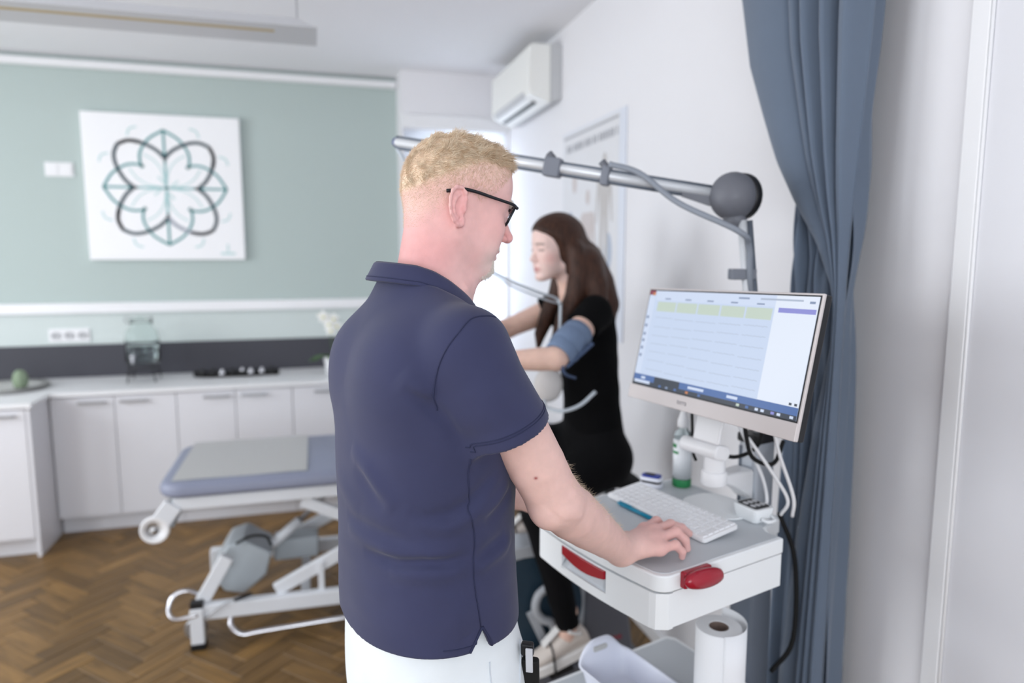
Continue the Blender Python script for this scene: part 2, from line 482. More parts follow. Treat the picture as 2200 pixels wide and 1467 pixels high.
# canvas with lotus line drawing
AX0, AX1, AZ0, AZ1 = -1.332, -.428, 1.578, 2.476
acx, acz = (AX0 + AX1) / 2, (AZ0 + AZ1) / 2
art = thing('canvas_print', 'square white canvas with a teal and grey line-drawn flower on the green wall', 'picture', (acx, Y1 - .02, acz))
mat('canvas_white', (250, 250, 252), .7, bump=.1, bscale=900)
mat('ink_dark', (74, 88, 96), .7); mat('ink_teal', (96, 158, 160), .7); mat('ink_light', (158, 198, 200), .7); mat('ink_mist', (205, 228, 228), .7); mat('ink_grey', (165, 170, 182), .7)
MB().span((AX0, Y1 - .045, AZ0), (AX1, Y1 - .001, AZ1)).build('canvas', 'canvas_white', art, bevel=.004)
ya = Y1 - .0462
def stroke(pts, w, m, k=0):
    b = MB(); P = [Vector(p) for p in pts]; vs = []; fs = []
    for i, p in enumerate(P):
        t = (P[min(i + 1, len(P) - 1)] - P[max(i - 1, 0)]).normalized(); q = Vector((-t.y, t.x))
        ww = w[i] if isinstance(w, list) else w
        for s in (-1, 1):
            vs.append((acx + .005 + p.x + q.x * s * ww, ya - .0006 * k, acz + p.y + q.y * s * ww))
    fs = [(2 * i, 2 * i + 1, 2 * i + 3, 2 * i + 2) for i in range(len(P) - 1)]
    return b.add(vs, fs).build('brush_stroke', m, art, solid=.0006)
def sp2(pts, n=10): return [(v.x, v.y) for v in spline([(p[0], p[1], 0) for p in pts], n)]
def rot2(pts, a):
    c, s = math.cos(R(a)), math.sin(R(a)); return [(x * c - y * s, x * s + y * c) for x, y in pts]
RR = .355
for q in range(4):
    a = q * 90
    # big petals: four pointing to the axes (teal), four to the diagonals (dark)
    stroke(rot2(sp2([(0, .02), (-.045, .07)]), a), .006, 'ink_mist')
    for s in (-1, 1):
        # tip petals on the axes
        stroke(rot2(sp2([(0, RR), (s * .085, RR - .055), (s * .135, RR - .13), (s * .142, RR - .19), (s * .13, RR - .235)]), a), .0075, 'ink_teal', 1)
        # diagonal petals (rounded squares), dark
        stroke(rot2(sp2([(0, .185), (s * .05, .235), (s * .13, .275), (s * .20, .285), (s * .262, .262)]), a), .0105, 'ink_dark' if (q != 2 or s > 0) else 'ink_grey', 2)
        # inner almond petals
        stroke(rot2(sp2([(0, .0), (s * .018, .10), (s * .06, .165), (s * .125, .135)][:3] + [(s * .12, .205)]), a), .0045, 'ink_mist', 0)
    stroke(rot2([(0, RR), (0, .16)], a), .007, 'ink_teal', 1)
    stroke(rot2([(0, .20), (0, .0)], a), .0075, 'ink_light', 1)
    stroke(rot2(sp2([(.13, RR - .235), (.055, .16), (.13, .12)][::2]), a), .006, 'ink_teal', 1)
    stroke(rot2(sp2([(.262, .262), (.285, .20), (.275, .13)]), a), .0105, 'ink_dark' if q < 3 else 'ink_grey', 2)
    stroke(rot2(sp2([(.15, .37), (.19, .355), (.205, .315)]), a), .006, 'ink_mist', 0)
    stroke(rot2(sp2([(-.15, .37), (-.19, .355), (-.205, .315)]), a), .006, 'ink_mist', 0)
stroke([(.30, -.41), (.39, -.41)], .008, 'ink_mist'); stroke([(.345, -.40), (.345, -.35)], .006, 'ink_mist')

# suspended linear lamp
lamp = thing('pendant_lamp', 'long flat suspended ceiling lamp, silver grey, unlit', 'lamp', (-1.1, 2.925, 2.45))
mat('lamp_grey', (208, 209, 213), .45, metal=.15); mat('lamp_strip', (190, 172, 132), .5)
b = MB()
def lampring(x, zt, inset):
    return [(x, 2.805, 2.45), (x, 3.045, 2.45), (x, 3.045 - inset, zt), (x, 2.805 + inset, zt)]
b.rings([lampring(-2.3, 2.485, .02), lampring(-.03, 2.485, .02), lampring(.044, 2.452, .001)])
b.build('housing', 'lamp_grey', lamp, bevel=.002)
MB().span((-2.25, 2.872, 2.4485), (-.112, 2.898, 2.4525)).build('led_strip', 'lamp_strip', lamp)
for x in (-.028, -2.1):
    MB().tube([(x, 2.925, 2.48), (x, 2.925, HC)], .003, 6).build('suspension_wire', 'steel', lamp)

# ---------------------------------------------------------------- things on the worktop
mat('glass_clear', (246, 250, 249), .03, trans=1.0, ior=1.15)
mat('water', (238, 246, 247), .0, trans=1.0, ior=1.33)
mat('cork', (170, 150, 120), .8)
dx, dy = -1.026, 4.66
ds = thing('drink_dispenser_stand', 'black wire stand carrying the glass drink dispenser', 'stand', (dx, dy, CT1))
b = MB()
for i in range(4):
    a = R(45 + 90 * i)
    b.tube([(dx + .11 * math.cos(a), dy + .11 * math.sin(a), CT1), (dx + .085 * math.cos(a), dy + .085 * math.sin(a), .944)], .004, 8)
b.tube([(dx + .088 * math.cos(R(t * 15)), dy + .088 * math.sin(R(t * 15)), .937) for t in range(24)], .005, 8, closed=True)
b.tube([(dx + .1 * math.cos(R(t * 15)), dy + .1 * math.sin(R(t * 15)), .885) for t in range(24)], .003, 8, closed=True)
b.build('wire_frame', 'black_plastic', ds, smooth=True)
dd = thing('drink_dispenser', 'clear glass drink dispenser with tap on a black wire stand', 'dispenser', (dx, dy, .943))
MB().lathe([(.085, .943), (.095, .955), (.096, 1.11), (.088, 1.15), (.062, 1.175), (.058, 1.19), (.064, 1.205), (.060, 1.205), (.054, 1.19), (.058, 1.175), (.083, 1.148), (.091, 1.11), (.090, .96), (.0001, .955)], (dx, dy, 0), 32).build('jar', 'glass_clear', dd, smooth=True)
MB().lathe([(.0001, .957), (.0885, .962), (.0885, 1.055), (.0001, 1.056)], (dx, dy, 0), 28).build('water', 'water', dd, smooth=True)
MB().lathe([(.060, 1.206), (.064, 1.210), (.064, 1.222), (.030, 1.228), (.012, 1.240), (.0001, 1.242)], (dx, dy, 0), 24).build('lid', 'glass_clear', dd, smooth=True)
for cl in ([(dx - .066, dy, 1.19), (dx - .085, dy - .01, 1.21), (dx - .075, dy - .02, 1.235), (dx - .04, dy - .02, 1.228)], [(dx + .04, dy - .04, 1.225), (dx + .07, dy - .04, 1.235), (dx + .068, dy - .02, 1.19)]):
    MB().tube(spline(cl, 5), .0035, 6).build('wire_clasp', 'steel', dd, smooth=True)
tp = MB().tube([(dx - .03, dy - .09, .985), (dx - .03, dy - .135, .985)], .009, 10).tube([(dx - .03, dy - .128, .99), (dx - .03, dy - .13, .962)], .007, 10)
tp.box((dx - .03, dy - .125, 1.004), (.03, .008, .016))
tp.build('tap', 'chrome', dd, smooth=True)

# black strap with suction electrodes
es = thing('electrode_strap', 'low black strap set with small chrome electrodes lying on the worktop', 'electrodes', (-.49, 4.66, CT1))
pts = [(-.74, 4.70, .858), (-.66, 4.66, .8585), (-.55, 4.67, .8585), (-.44, 4.65, .8585), (-.33, 4.67, .8585), (-.24, 4.66, .858)]
MB().tube(spline(pts, 6), .026, 10, squash=.75).build('strap', 'black_rubber', es, smooth=True)
for i, t in enumerate((.10, .22, .33, .45, .56, .67, .80, .92)):
    x = -.74 + .5 * t; y = 4.64 + .02 * math.sin(i * 2.1)
    k = MB().lathe([(.018, 0), (.022, .006), (.018, .012), (.010, .022), (.011, .030), (.0001, .034)], (x, y, .862), 12)
    k.build('electrode', 'chrome' if i in (2, 4, 5, 6) else 'black_plastic', es, smooth=True)

# dish with green candle at the left
px, py = -1.715, 4.56
di = thing('dish', 'flat round grey dish on the worktop at the left picture edge', 'dish', (px, py, CT1))
mat('stone_grey', (196, 196, 194), .6)
MB().lathe([(.0001, .838), (.16, .838), (.205, .852), (.207, .856), (.16, .846), (.0001, .845)], (px, py, 0), 36).build('lower_plate', 'stone_grey', di, smooth=True)
MB().lathe([(.0001, .8455), (.13, .8465), (.195, .862), (.197, .866), (.14, .853), (.0001, .852)], (px, py, 0), 36).build('upper_plate', 'stone_grey', di, smooth=True)
mat('candle_green', (130, 146, 122), .6)
cx, cy = -1.63, 4.50
b = MB(); vs = []; n = 40
prof = [(.0001, .8545), (.026, .8545), (.034, .870), (.038, .895), (.036, .920), (.028, .942), (.016, .955), (.0001, .959)]
for (r, z) in prof:
    for j in range(n):
        a = 2 * math.pi * j / n; q = r * (1 + .07 * math.cos(10 * a))
        vs.append((cx + q * math.cos(a), cy + q * math.sin(a), z))
fs = [(i * n + j, i * n + (j + 1) % n, (i + 1) * n + (j + 1) % n, (i + 1) * n + j) for i in range(len(prof) - 1) for j in range(n)]
cd = thing('candle', 'pale green ribbed egg-shaped candle standing on the grey dish', 'candle', (cx, cy, .8545))
b.add(vs, fs).build('wax_body', 'candle_green', cd, smooth=True)
MB().tube([(cx, cy, .955), (cx + .002, cy, .966)], .0015, 6).build('wick', 'black_plastic', cd)

# orchid
ox, oy = .105, 4.62
pl = thing('potted_orchid', 'white flowering orchid in a white pot on the worktop behind the standing person', 'plant', (ox, oy, CT1))
mat('leaf_green', (70, 104, 58), .45, var=.2, vscale=20); mat('petal_white', (250, 250, 246), .5); mat('petal_yellow', (214, 214, 110), .5)
MB().lathe([(.042, .838), (.045, .84), (.062, .945), (.064, .95), (.058, .95), (.055, .93), (.0001, .928)], (ox, oy, 0), 24).build('pot', 'white_plastic', pl, smooth=True)
def leaf(p0, dirv, L, W, droop):
    d = Vector(dirv).normalized(); s = d.cross(Vector((0, 0, 1))).normalized(); b = MB()
    def fn(u, v):
        w = W * math.sin(math.pi * min(1, u * .97 + .03)) ** .7 * (v - .5)
        p = Vector(p0) + d * (L * u) + Vector((0, 0, L * .5 * u - droop * u * u + abs(v - .5) * W * .35)) + s * w
        return tuple(p)
    return b.grid(10, 5, fn)
for a, L in ((200, .16), (160, .13), (20, .15), (-30, .14), (100, .12), (265, .13)):
    leaf((ox, oy, .935), (math.cos(R(a)), math.sin(R(a)), 0), L, .055, .09).build('leaf', 'leaf_green', pl, smooth=True, solid=.002)
st = spline([(ox, oy, .93), (ox - .01, oy, 1.05), (ox - .02, oy - .01, 1.16), (ox - .05, oy - .02, 1.22), (ox - .09, oy - .03, 1.235)], 6)
MB().tube(st, .003, 6).build('stem', 'leaf_green', pl, smooth=True)
for (fx, fy, fz, sc) in ((-.02, -.04, 1.165, 1), (.01, -.03, 1.20, .9), (-.055, -.04, 1.215, 1), (-.01, -.045, 1.125, .9), (.03, -.03, 1.15, .8)):
    fl = MB()
    for i in range(5):
        a = R(90 + 72 * i)
        M = Matrix.Translation((ox + fx + .02 * sc * math.cos(a), oy + fy, fz + .02 * sc * math.sin(a))) @ Matrix.Rotation(-a, 4, 'Y')
        fl.ball((0, 0, 0), (.022 * sc, .003, .014 * sc), 10, 6, M)
    f0 = fl.build('flower', 'petal_white', pl, smooth=True)
    MB().ball((ox + fx, oy + fy - .008, fz - .004), (.006, .008, .008), 8, 6).build('lip', 'petal_yellow', f0, smooth=True)

# ================================================================== treatment couch
co = thing('treatment_couch', 'height-adjustable treatment couch with blue-grey padding and white scissor frame', 'couch', (.3, 3.28, 0))
mat('vinyl_bluegrey', (132, 137, 157), .45, bump=.05, bscale=300); mat('vinyl_cover', (182, 181, 180), .35)
mat('frame_white', (226, 229, 234), .35); mat('motor_grey', (178, 186, 192), .4)
def pad(x0, x1, y0, y1, z0, z1, r):
    w, d = x1 - x0, y1 - y0; rings = []
    for (z, s) in ((z0, -.012), (z0 + .012, 0), (z1 - .02, 0), (z1 - .006, -.008), (z1, -.022)):
        rings.append([((x0 + x1) / 2 + px_, (y0 + y1) / 2 + py_, z) for px_, py_ in rrect(w + 2 * s, d + 2 * s, r + s, 6)])
    return MB().rings(rings)
pad(-.635, 1.25, 2.93, 3.60, .632, .690, .10).build('padding', 'vinyl_bluegrey', co, smooth=False, bevel=.004)
cv = MB().grid(14, 8, lambda u, v: (-.585 + .53 * u + .03 * v * 0, 2.99 + .60 * v, .6925 + .0006 * math.sin(u * 9)))
cv.build('foot_cover', 'vinyl_cover', co, solid=.002)
# top frame
f = MB()
f.span((-.58, 2.955, .575), (1.2, 2.995, .628)); f.span((-.58, 3.535, .575), (1.2, 3.575, .628))
f.span((-.50, 2.99, .582), (-.46, 3.54, .620)); f.span((.3, 2.99, .582), (.34, 3.54, .620)); f.span((1.15, 2.99, .582), (1.19, 3.54, .620))
f.build('top_frame', 'frame_white', co, bevel=.006)
# paper roll holder at the foot end
for y, nm in ((2.945, 0), (3.50, 1)):
    a = MB(); a.beam((-.575, y + .012, .605), (-.648, y + .012, .508), .022, .075, up=(0, 1, 0) if False else (.8, 0, .6))
    h = a.build('roll_holder_arm', 'frame_white', co, bevel=.006)
    MB().lathe([(.018, -.012), (.054, -.012), (.056, -.006), (.056, .006), (.054, .012), (.018, .012), (.018, -.012)], (-.650, y + .012, .506), 28, ax='y').build('roll_end_disc', 'white_plastic', h, smooth=False, bevel=.002)
    MB().lathe([(.016, -.004), (.016, .018)], (-.650, y + .012, .506), 14, ax='y').build('hub', 'motor_grey', h)
MB().tube([(-.650, 2.96, .506), (-.650, 3.515, .506)], .012, 10).build('roll_bar', 'steel', co, smooth=True)
MB().span((-.60, 2.985, .50), (-.585, 3.49, .60), ).build('holder_panel', 'motor_grey', co)
# base frame
bf = MB()
bf.beam((-.53, 2.93, .150), (1.15, 2.93, .125), .045, .065); bf.beam((-.53, 3.50, .150), (1.15, 3.50, .125), .045, .065)
bf.span((-.10, 2.95, .115), (-.06, 3.50, .16)); bf.span((.98, 2.95, .1), (1.02, 3.50, .15))
bf.build('base_frame', 'frame_white', co, bevel=.006)
for y in (2.915, 3.50):
    for x in (-.505, 1.12):
        MB().span((x - .026, y - .022, .022), (x + .026, y + .022, .175)).build('leg', 'frame_white', co, bevel=.005)
        MB().span((x - .029, y - .025, 0), (x + .029, y + .025, .026)).build('rubber_foot', 'black_rubber', co, bevel=.003)
for y in (2.97, 3.46):
    MB().lathe([(.008, -.014), (.042, -.014), (.046, -.006), (.046, .006), (.042, .014), (.008, .014)], (-.525 if y < 3 else -.42, y + .02, .048), 20, ax='y').build('castor', 'steel', co, smooth=False, bevel=.002)
MB().beam((-.50, 2.95, .165), (-.385, 2.96, .36), .04, .055, up=(.86, 0, -.5)).build('lift_strut', 'frame_white', co, bevel=.005)
MB().span((-.53, 2.90, .172), (-.48, 2.945, .20)).build('clamp', 'black_plastic', co, bevel=.004)
# chrome hand loop and foot bar
lp = spline([(-.49, 2.96, .20), (-.55, 2.955, .232), (-.600, 2.945, .215), (-.612, 2.92, .165), (-.58, 2.90, .140), (-.50, 2.90, .150)], 6)
MB().tube(lp, .0095, 10).build('chrome_loop', 'chrome', co, smooth=True)
br = spline([(-.372, 2.93, .13), (-.378, 2.90, .085), (-.335, 2.88, .050), (-.25, 2.88, .052), (.1, 2.88, .060), (.6, 2.88, .060), (.68, 2.88, .07), (.70, 2.90, .13)], 6)
MB().tube(br, .0115, 10).build('foot_bar', 'chrome', co, smooth=True)
# scissor arms
for y in (2.955, 3.47):
    MB().beam((-.20, y, .19), (.62, y, .585), .03, .055).build('scissor_arm', 'frame_white', co, bevel=.005)
    MB().beam((-.08, y + .035, .56), (.72, y + .035, .16), .03, .05).build('scissor_arm', 'frame_white', co, bevel=.005)
MB().beam((-.012, 2.945, .15), (-.012, 2.945, .30), .025, .03, up=(0, 1, 0)).build('strut', 'frame_white', co, bevel=.003)
mp = [(-.475, .23), (-.40, .355), (-.33, .375), (-.22, .30), (-.245, .205), (-.34, .125), (-.42, .15)]
MB().prism([(x, z) for x, z in mp], -3.30, -3.08, Matrix(((1, 0, 0, 0), (0, 0, -1, 0), (0, 1, 0, 0), (0, 0, 0, 1)))).build('motor_housing', 'motor_grey', co, bevel=.012, seg=3)
MB().lathe([(.0001, 0), (.012, 0), (.012, .012), (.0001, .012)], (-.405, 3.066, .285), 12, ax='y').build('bolt', 'black_plastic', co)
MB().tube([(-.26, 3.2, .26), (-.10, 3.2, .395)], .022, 12).build('actuator_tube', 'frame_white', co, smooth=True)
MB().tube([(-.10, 3.2, .395), (-.02, 3.2, .465), (.10, 3.2, .57)], .010, 10).build('actuator_rod', 'steel', co, smooth=True)
MB().span((-.22, 3.22, .20), (-.02, 3.34, .30)).build('control_box', 'motor_grey', co, bevel=.01)
MB().tube(spline([(-.36, 3.06, .37), (-.30, 3.05, .40), (-.24, 3.08, .38), (-.22, 3.1, .33)], 6), .006, 8).build('cable', 'black_rubber', co, smooth=True)
MB().tube(spline([(-.50, 2.905, .11), (-.44, 2.89, .16), (-.36, 2.90, .20), (-.33, 2.91, .205)], 6), .004, 8).build('cable', 'steel', co, smooth=True)
MB().beam((-.36, 2.895, .196), (-.29, 2.90, .212), .012, .012).build('plug', 'black_plastic', co)
# ================================================================== air conditioner
mat('ac_white', (240, 240, 236), .4); mat('ac_grey', (196, 197, 199), .5); mat('dark_slot', (62, 64, 66), .6)
AY0, AY1 = 3.63, 4.42
ac = thing('air_conditioner', 'white split air conditioner high on the right wall above the poster', 'air conditioner', (X1, (AY0 + AY1) / 2, 2.43))
def extr_y(prof, y0, y1): return MB().rings([[(X1 + x, y0, z) for x, z in prof], [(X1 + x, y1, z) for x, z in prof]])
extr_y([(-.002, 2.722), (-.062, 2.722), (-.062, 2.425), (-.002, 2.44)], AY0, AY1).build('rear_chassis', 'ac_grey', ac, bevel=.004)
extr_y([(-.062, 2.724), (-.165, 2.724), (-.185, 2.708), (-.192, 2.50), (-.175, 2.462), (-.062, 2.418)], AY0 + .002, AY1 - .002).build('front_cover', 'ac_white', ac, bevel=.008, seg=3)
for (xa, za, xb, zb, m) in ((-.186, 2.492, -.170, 2.458, 'ac_grey'), (-.135, 2.444, -.112, 2.435, 'dark_slot')):
    MB().rings([[(X1 + xa - .003, y, za - .003), (X1 + xb - .003, y, zb - .003), (X1 + xb + .004, y, zb + .006), (X1 + xa + .004, y, za + .006)] for y in (AY0 + .10, AY1 - .06)]).build('louvre_slot', m, ac)
MB().rings([[(X1 - .172, y, 2.459), (X1 - .136, y, 2.441), (X1 - .134, y, 2.447), (X1 - .170, y, 2.466)] for y in (AY0 + .09, AY1 - .05)]).build('louvre_flap', 'ac_white', ac, bevel=.001)

# ================================================================== anatomical poster
PY0, PY1, PZ0, PZ1 = 2.80, 3.58, 1.215, 2.243
po = thing('anatomy_poster', 'faded anatomical poster with figures and a title line on the right wall', 'poster', (X1, (PY0 + PY1) / 2, PZ0))
mat('poster_paper', (226, 226, 229), .55); mat('poster_margin', (222, 226, 236), .4)
mat('print_grey', (172, 173, 178), .6); mat('print_flesh', (205, 196, 194), .6); mat('print_blue', (178, 188, 204), .6); mat('print_bone', (196, 192, 190), .6)
xs = X1 - .008
MB().span((xs, PY0, PZ0), (X1 - .0008, PY1, PZ1)).build('panel', 'poster_margin', po, bevel=.002)
MB().span((xs - .001, PY0 + .065, PZ0 + .02), (xs - .0003, PY1 - .01, PZ1 - .01)).build('paper', 'poster_paper', po)
def flat(poly, m, name, k=1):
    return MB().rings([[(xs - .001 - .0004 * k, y, z) for y, z in poly], [(xs - .0013 - .0004 * k, y, z) for y, z in poly]]).build(name, m, po)
def ell(cy, cz, ry, rz, n=16): return [(cy + ry * math.cos(2 * math.pi * i / n), cz + rz * math.sin(2 * math.pi * i / n)) for i in range(n)]
def bar(y0, z0, y1, z1, w0, w1):
    d = Vector((y1 - y0, z1 - z0)).normalized(); n_ = Vector((-d.y, d.x))
    return [(y0 + n_.x * w0, z0 + n_.y * w0), (y1 + n_.x * w1, z1 + n_.y * w1), (y1 - n_.x * w1, z1 - n_.y * w1), (y0 - n_.x * w0, z0 - n_.y * w0)]
flat([(PY0 + .07, 2.208), (PY1 - .02, 2.208), (PY1 - .02, 2.219), (PY0 + .07, 2.219)], 'print_grey', 'heading_rule')
yy = PY1 - .06; random.seed(3)
while yy > PY0 + .09:           # title: a row of blurred capital letters
    w = random.uniform(.014, .028)
    flat([(yy - w, 2.135), (yy, 2.135), (yy, 2.172), (yy - w, 2.172)], 'print_grey', 'title_letter'); yy -= w + (.007 if random.random() > .2 else .022)
def figure(cy, top, h, m, nm):
    s = h
    for k, p in enumerate((ell(cy, top - .06 * s, .038 * s, .055 * s), [(cy - .11 * s, top - .17 * s), (cy + .11 * s, top - .17 * s), (cy + .075 * s, top - .47 * s), (cy - .075 * s, top - .47 * s)],
              bar(cy - .04 * s, top - .46 * s, cy - .055 * s, top - .97 * s, .035 * s, .018 * s), bar(cy + .04 * s, top - .46 * s, cy + .055 * s, top - .97 * s, .035 * s, .018 * s),
              bar(cy - .105 * s, top - .19 * s, cy - .15 * s, top - .52 * s, .024 * s, .012 * s), bar(cy + .105 * s, top - .19 * s, cy + .15 * s, top - .52 * s, .024 * s, .012 * s))):
        flat(p, m, nm, 1 + k * .2)
figure(3.02, 2.08, .62, 'print_bone', 'figure_print'); figure(3.22, 1.93, .68, 'print_flesh', 'figure_print')
for (cy, cz, ry, rz, m) in ((3.46, 1.80, .035, .03, 'print_blue'), (2.97, 1.62, .045, .09, 'print_blue'), (2.99, 1.47, .03, .035, 'print_grey'), (2.95, 1.39, .035, .03, 'print_grey'), (3.44, 1.60, .05, .06, 'print_flesh'), (3.40, 1.97, .03, .05, 'print_flesh'), (2.97, 1.30, .05, .02, 'print_blue')):
    flat(ell(cy, cz, ry, rz), m, 'organ_print')

# ================================================================== curtain
mat('curtain_blue', (97, 110, 128), .85, bump=.25, bscale=900, sheen=.3, var=.05, vscale=3, bdist=.001)
cu = thing('curtain', 'grey-blue floor-length curtain gathered and swept aside beside the monitor', 'curtain', (1.2, 1.45, 0))
def lerp_key(keys, z): return interp(keys, z)[0]
# hanging drape: left border / right border as a function of height (z ascending)
bl = [(0.0, 1.60), (.4, 1.565), (.78, 1.555), (1.1, 1.545), (1.5, 1.545), (1.85, 1.575), (2.2, 1.585), (2.78, 1.60)]
brd = [(0.0, 1.335), (.55, 1.335), (1.22, 1.335), (1.5, 1.335), (1.75, 1.335), (2.15, 1.325), (2.78, 1.31)]
def drape(u, v):
    z = .015 + 2.765 * v
    yl, yr = lerp_key(bl, z), lerp_key(brd, z)
    g = math.exp(-((z - 1.52) / .25) ** 2)           # gathered height
    ph = u * 2 * math.pi * 5.5 + 1.2 * math.sin(z * 1.7) + .6 * u * z
    x = 1.228 + (.030 - .012 * g) * math.sin(ph) + .010 * math.sin(2.3 * ph + z * 2.2) - .025 * g * math.sin(math.pi * u)
    # diagonal pull folds running down to the gather
    dgl = u - (1.75 - z) * .55
    x += .014 * math.exp(-((z - 1.68) / .28) ** 2) * math.sin(dgl * 22)
    y = yl + (yr - yl) * (u + .022 * math.sin(ph * 1.0 + .8))
    return (x, y, z)
MB().grid(110, 120, drape).build('drape', 'curtain_blue', cu, smooth=True, solid=.002)
# swag: the front part swept to the right at chest height
sl = [(0, 1.50), (.5, 1.47), (.9, 1.43), (1.20, 1.385), (1.38, 1.345), (1.47, 1.340), (1.50, 1.346), (1.537, 1.358), (1.634, 1.415), (1.74, 1.508), (1.84, 1.583), (1.97, 1.655), (2.11, 1.728), (2.31, 1.785), (2.78, 1.84)]
sr = [(0, 1.33), (1.20, 1.318), (1.47, 1.318), (1.75, 1.318), (2.15, 1.308), (2.78, 1.29)]
def swag(u, v):
    z = .012 + 2.768 * v
    yl, yr = lerp_key(sl, z), lerp_key(sr, z)
    w = max(.05, yl - yr)
    amp = min(.036, .006 + .065 * w)
    # a broad smooth panel at the left edge, tight pleats at the right
    t = max(0, (u - .42) / .58)
    ph = t * 2 * math.pi * 4.2
    x = 1.168 - .020 * math.sin(math.pi * min(1, u / .45)) * min(1, w / .3) + amp * math.sin(ph) * min(1, t * 4) + .006 * math.sin(ph * 2.7 + 1) * min(1, t * 3)
    hem = max(0, 1 - u / .10)
    x += .05 * hem ** 2 * min(1, w / .25)           # returned leading edge
    y = yl + (yr - yl) * (u + .01 * math.sin(ph + 1) * min(1, t * 3)) - .0 * hem
    return (x, y, z)
MB().grid(120, 150, swag).build('swag', 'curtain_blue', cu, smooth=True, solid=.002)
MB().span((1.185, 1.15, 2.782), (1.215, 1.95, HC)).build('curtain_rail', 'white_paint', cu)

# ================================================================== instrument cart
CA = R(16.0)
CM = Matrix.Translation((.605, 1.10, 0)) @ Matrix.Rotation(CA, 4, 'Z')
def cp(a, b_, z): return tuple(CM @ Vector((a, b_, z)))
CZ, CH, L1, L2 = 1.0, .108, .36, .42
mat('cart_white', (240, 243, 245), .35); mat('cart_grey', (196, 201, 206), .45)
mat('red_plastic', (158, 14, 40), .25, coat=.3); mat('alu', (196, 202, 210), .35, metal=.6); mat('alu_dark', (104, 112, 124), .45, metal=.4)
ca = thing('instrument_cart', 'white wheeled cart with drawer and red grips carrying keyboard and monitor', 'cart', cp(.25, .2, 0), rotz=CA)
def bow(r0=.032):
    """outline of the tray, front side slightly bowed"""
    pts = []
    for i in range(7): a = R(270 - 90 * i / 6); pts.append((r0 + r0 * math.cos(a), r0 + r0 * math.sin(a)))
    for i in range(1, 10): t = i / 10; pts.append((-.012 * math.sin(math.pi * t), r0 + (L2 - 2 * r0) * t))
    for i in range(7): a = R(180 - 90 * i / 6); pts.append((r0 + r0 * math.cos(a), L2 - r0 + r0 * math.sin(a)))
    pts += [(.445, L2), (.46, L2 - .02), (.46, .09), (.445, .075), (L1 + .015, .055), (L1, .035), (L1, 0)]
    return pts
MB().prism(bow(), CZ - .034, CZ, CM).build('table_top', 'cart_white', ca, bevel=.004)
def inset(p, d):
    cx, cy = .22, .2
    return [(cx + (x - cx) * (1 - d / .22), cy + (y - cy) * (1 - d / .2)) for x, y in p]
MB().prism(inset(bow(), .010), CZ - .001, CZ + .0008, CM).build('desk_mat', 'cart_grey', ca)
# drawer box: closed prism with a grip opening in the front
DB0, DB1 = CZ - CH, CZ - .036
dr = MB()
fr = [p for p in bow() if True]
MB().prism([(x + .012 if x < .03 else x, y) for x, y in inset(bow(), .003)], DB0, DB1, CM).build('drawer_case', 'cart_white', ca, bevel=.003)
# drawer front with the recess: four strips around the opening
GB0, GB1, GZ0, GZ1 = .145, .300, CZ - .088, CZ - .040
df = thing_part = None
dfm = MB()
def fx(b_): return -.012 * math.sin(math.pi * min(1, max(0, (b_ - .03) / (L2 - .06)))) - .001
def fstrip(b0, b1, z0, z1, n=6, d=.012):
    vs = []; fs = []
    for i in range(n + 1):
        b_ = b0 + (b1 - b0) * i / n; x = fx(b_)
        if b_ < .03: x += .03 - math.sqrt(max(0, .03 ** 2 - (.03 - b_) ** 2))
        if b_ > L2 - .03: x += .03 - math.sqrt(max(0, .03 ** 2 - (b_ - L2 + .03) ** 2))
        vs += [(x, b_, z0), (x, b_, z1), (x + d, b_, z1), (x + d, b_, z0)]
    for i in range(n):
        o = 4 * i
        for k in range(4): fs.append((o + k, o + (k + 1) % 4, o + 4 + (k + 1) % 4, o + 4 + k))
    fs += [(0, 1, 2, 3), tuple(4 * n + k for k in (3, 2, 1, 0))]
    dfm.add(vs, fs, CM)
fstrip(.0005, GB0, DB0, DB1, 10); fstrip(GB1, L2 - .0005, DB0, DB1, 10); fstrip(GB0, GB1, DB0, GZ0, 6); fstrip(GB0, GB1, GZ1, DB1, 6)
df = dfm.build('drawer_front', 'cart_white', ca)
rc = MB().grid(8, 6, lambda u, v: cp(.016 - .020 * (1 - v) ** 2 - .006, GB0 + (GB1 - GB0) * u, GZ0 - .004 + (GZ1 - GZ0 + .004) * v))
rc.build('grip_recess', 'cart_grey', df, smooth=True, solid=.002)
rg = []
for i in range(9):
    t = i / 8; b_ = GB0 + .003 + (GB1 - GB0 - .006) * t; dz = .030 - .012 * (1 - math.sin(math.pi * t)) * .9
    x = fx(b_) - .003
    rg.append([cp(x, b_, GZ1 - .0), cp(x + .013, b_, GZ1), cp(x + .013, b_, GZ1 - dz), cp(x, b_, GZ1 - dz)])
part_label(MB().rings(rg).build('red_grip', 'red_plastic', df, bevel=.002), 'dark red grip strip in the drawer front')
# red side handle
hd = []
for i in range(13):
    t = i / 12; a = .040 + .105 * t; s = math.sin(math.pi * min(max(t, .001), .999)) ** .35
    cy_, cz_ = -.022, CZ - .008 - .008 * t
    ring = []
    for j in range(16):
        an = 2 * math.pi * j / 16
        ring.append(cp(a, cy_ + .016 * s * math.cos(an), cz_ + (.020 * s) * math.sin(an)))
    hd.append(ring)
h0 = MB().rings(hd).build('side_handle', 'red_plastic', ca, smooth=True); part_label(h0, 'glossy red handle on the near side')
MB().span((.05, -.014, CZ - .030), (.125, .002, CZ + .004), CM).build('handle_bracket', 'red_plastic', h0, bevel=.005)
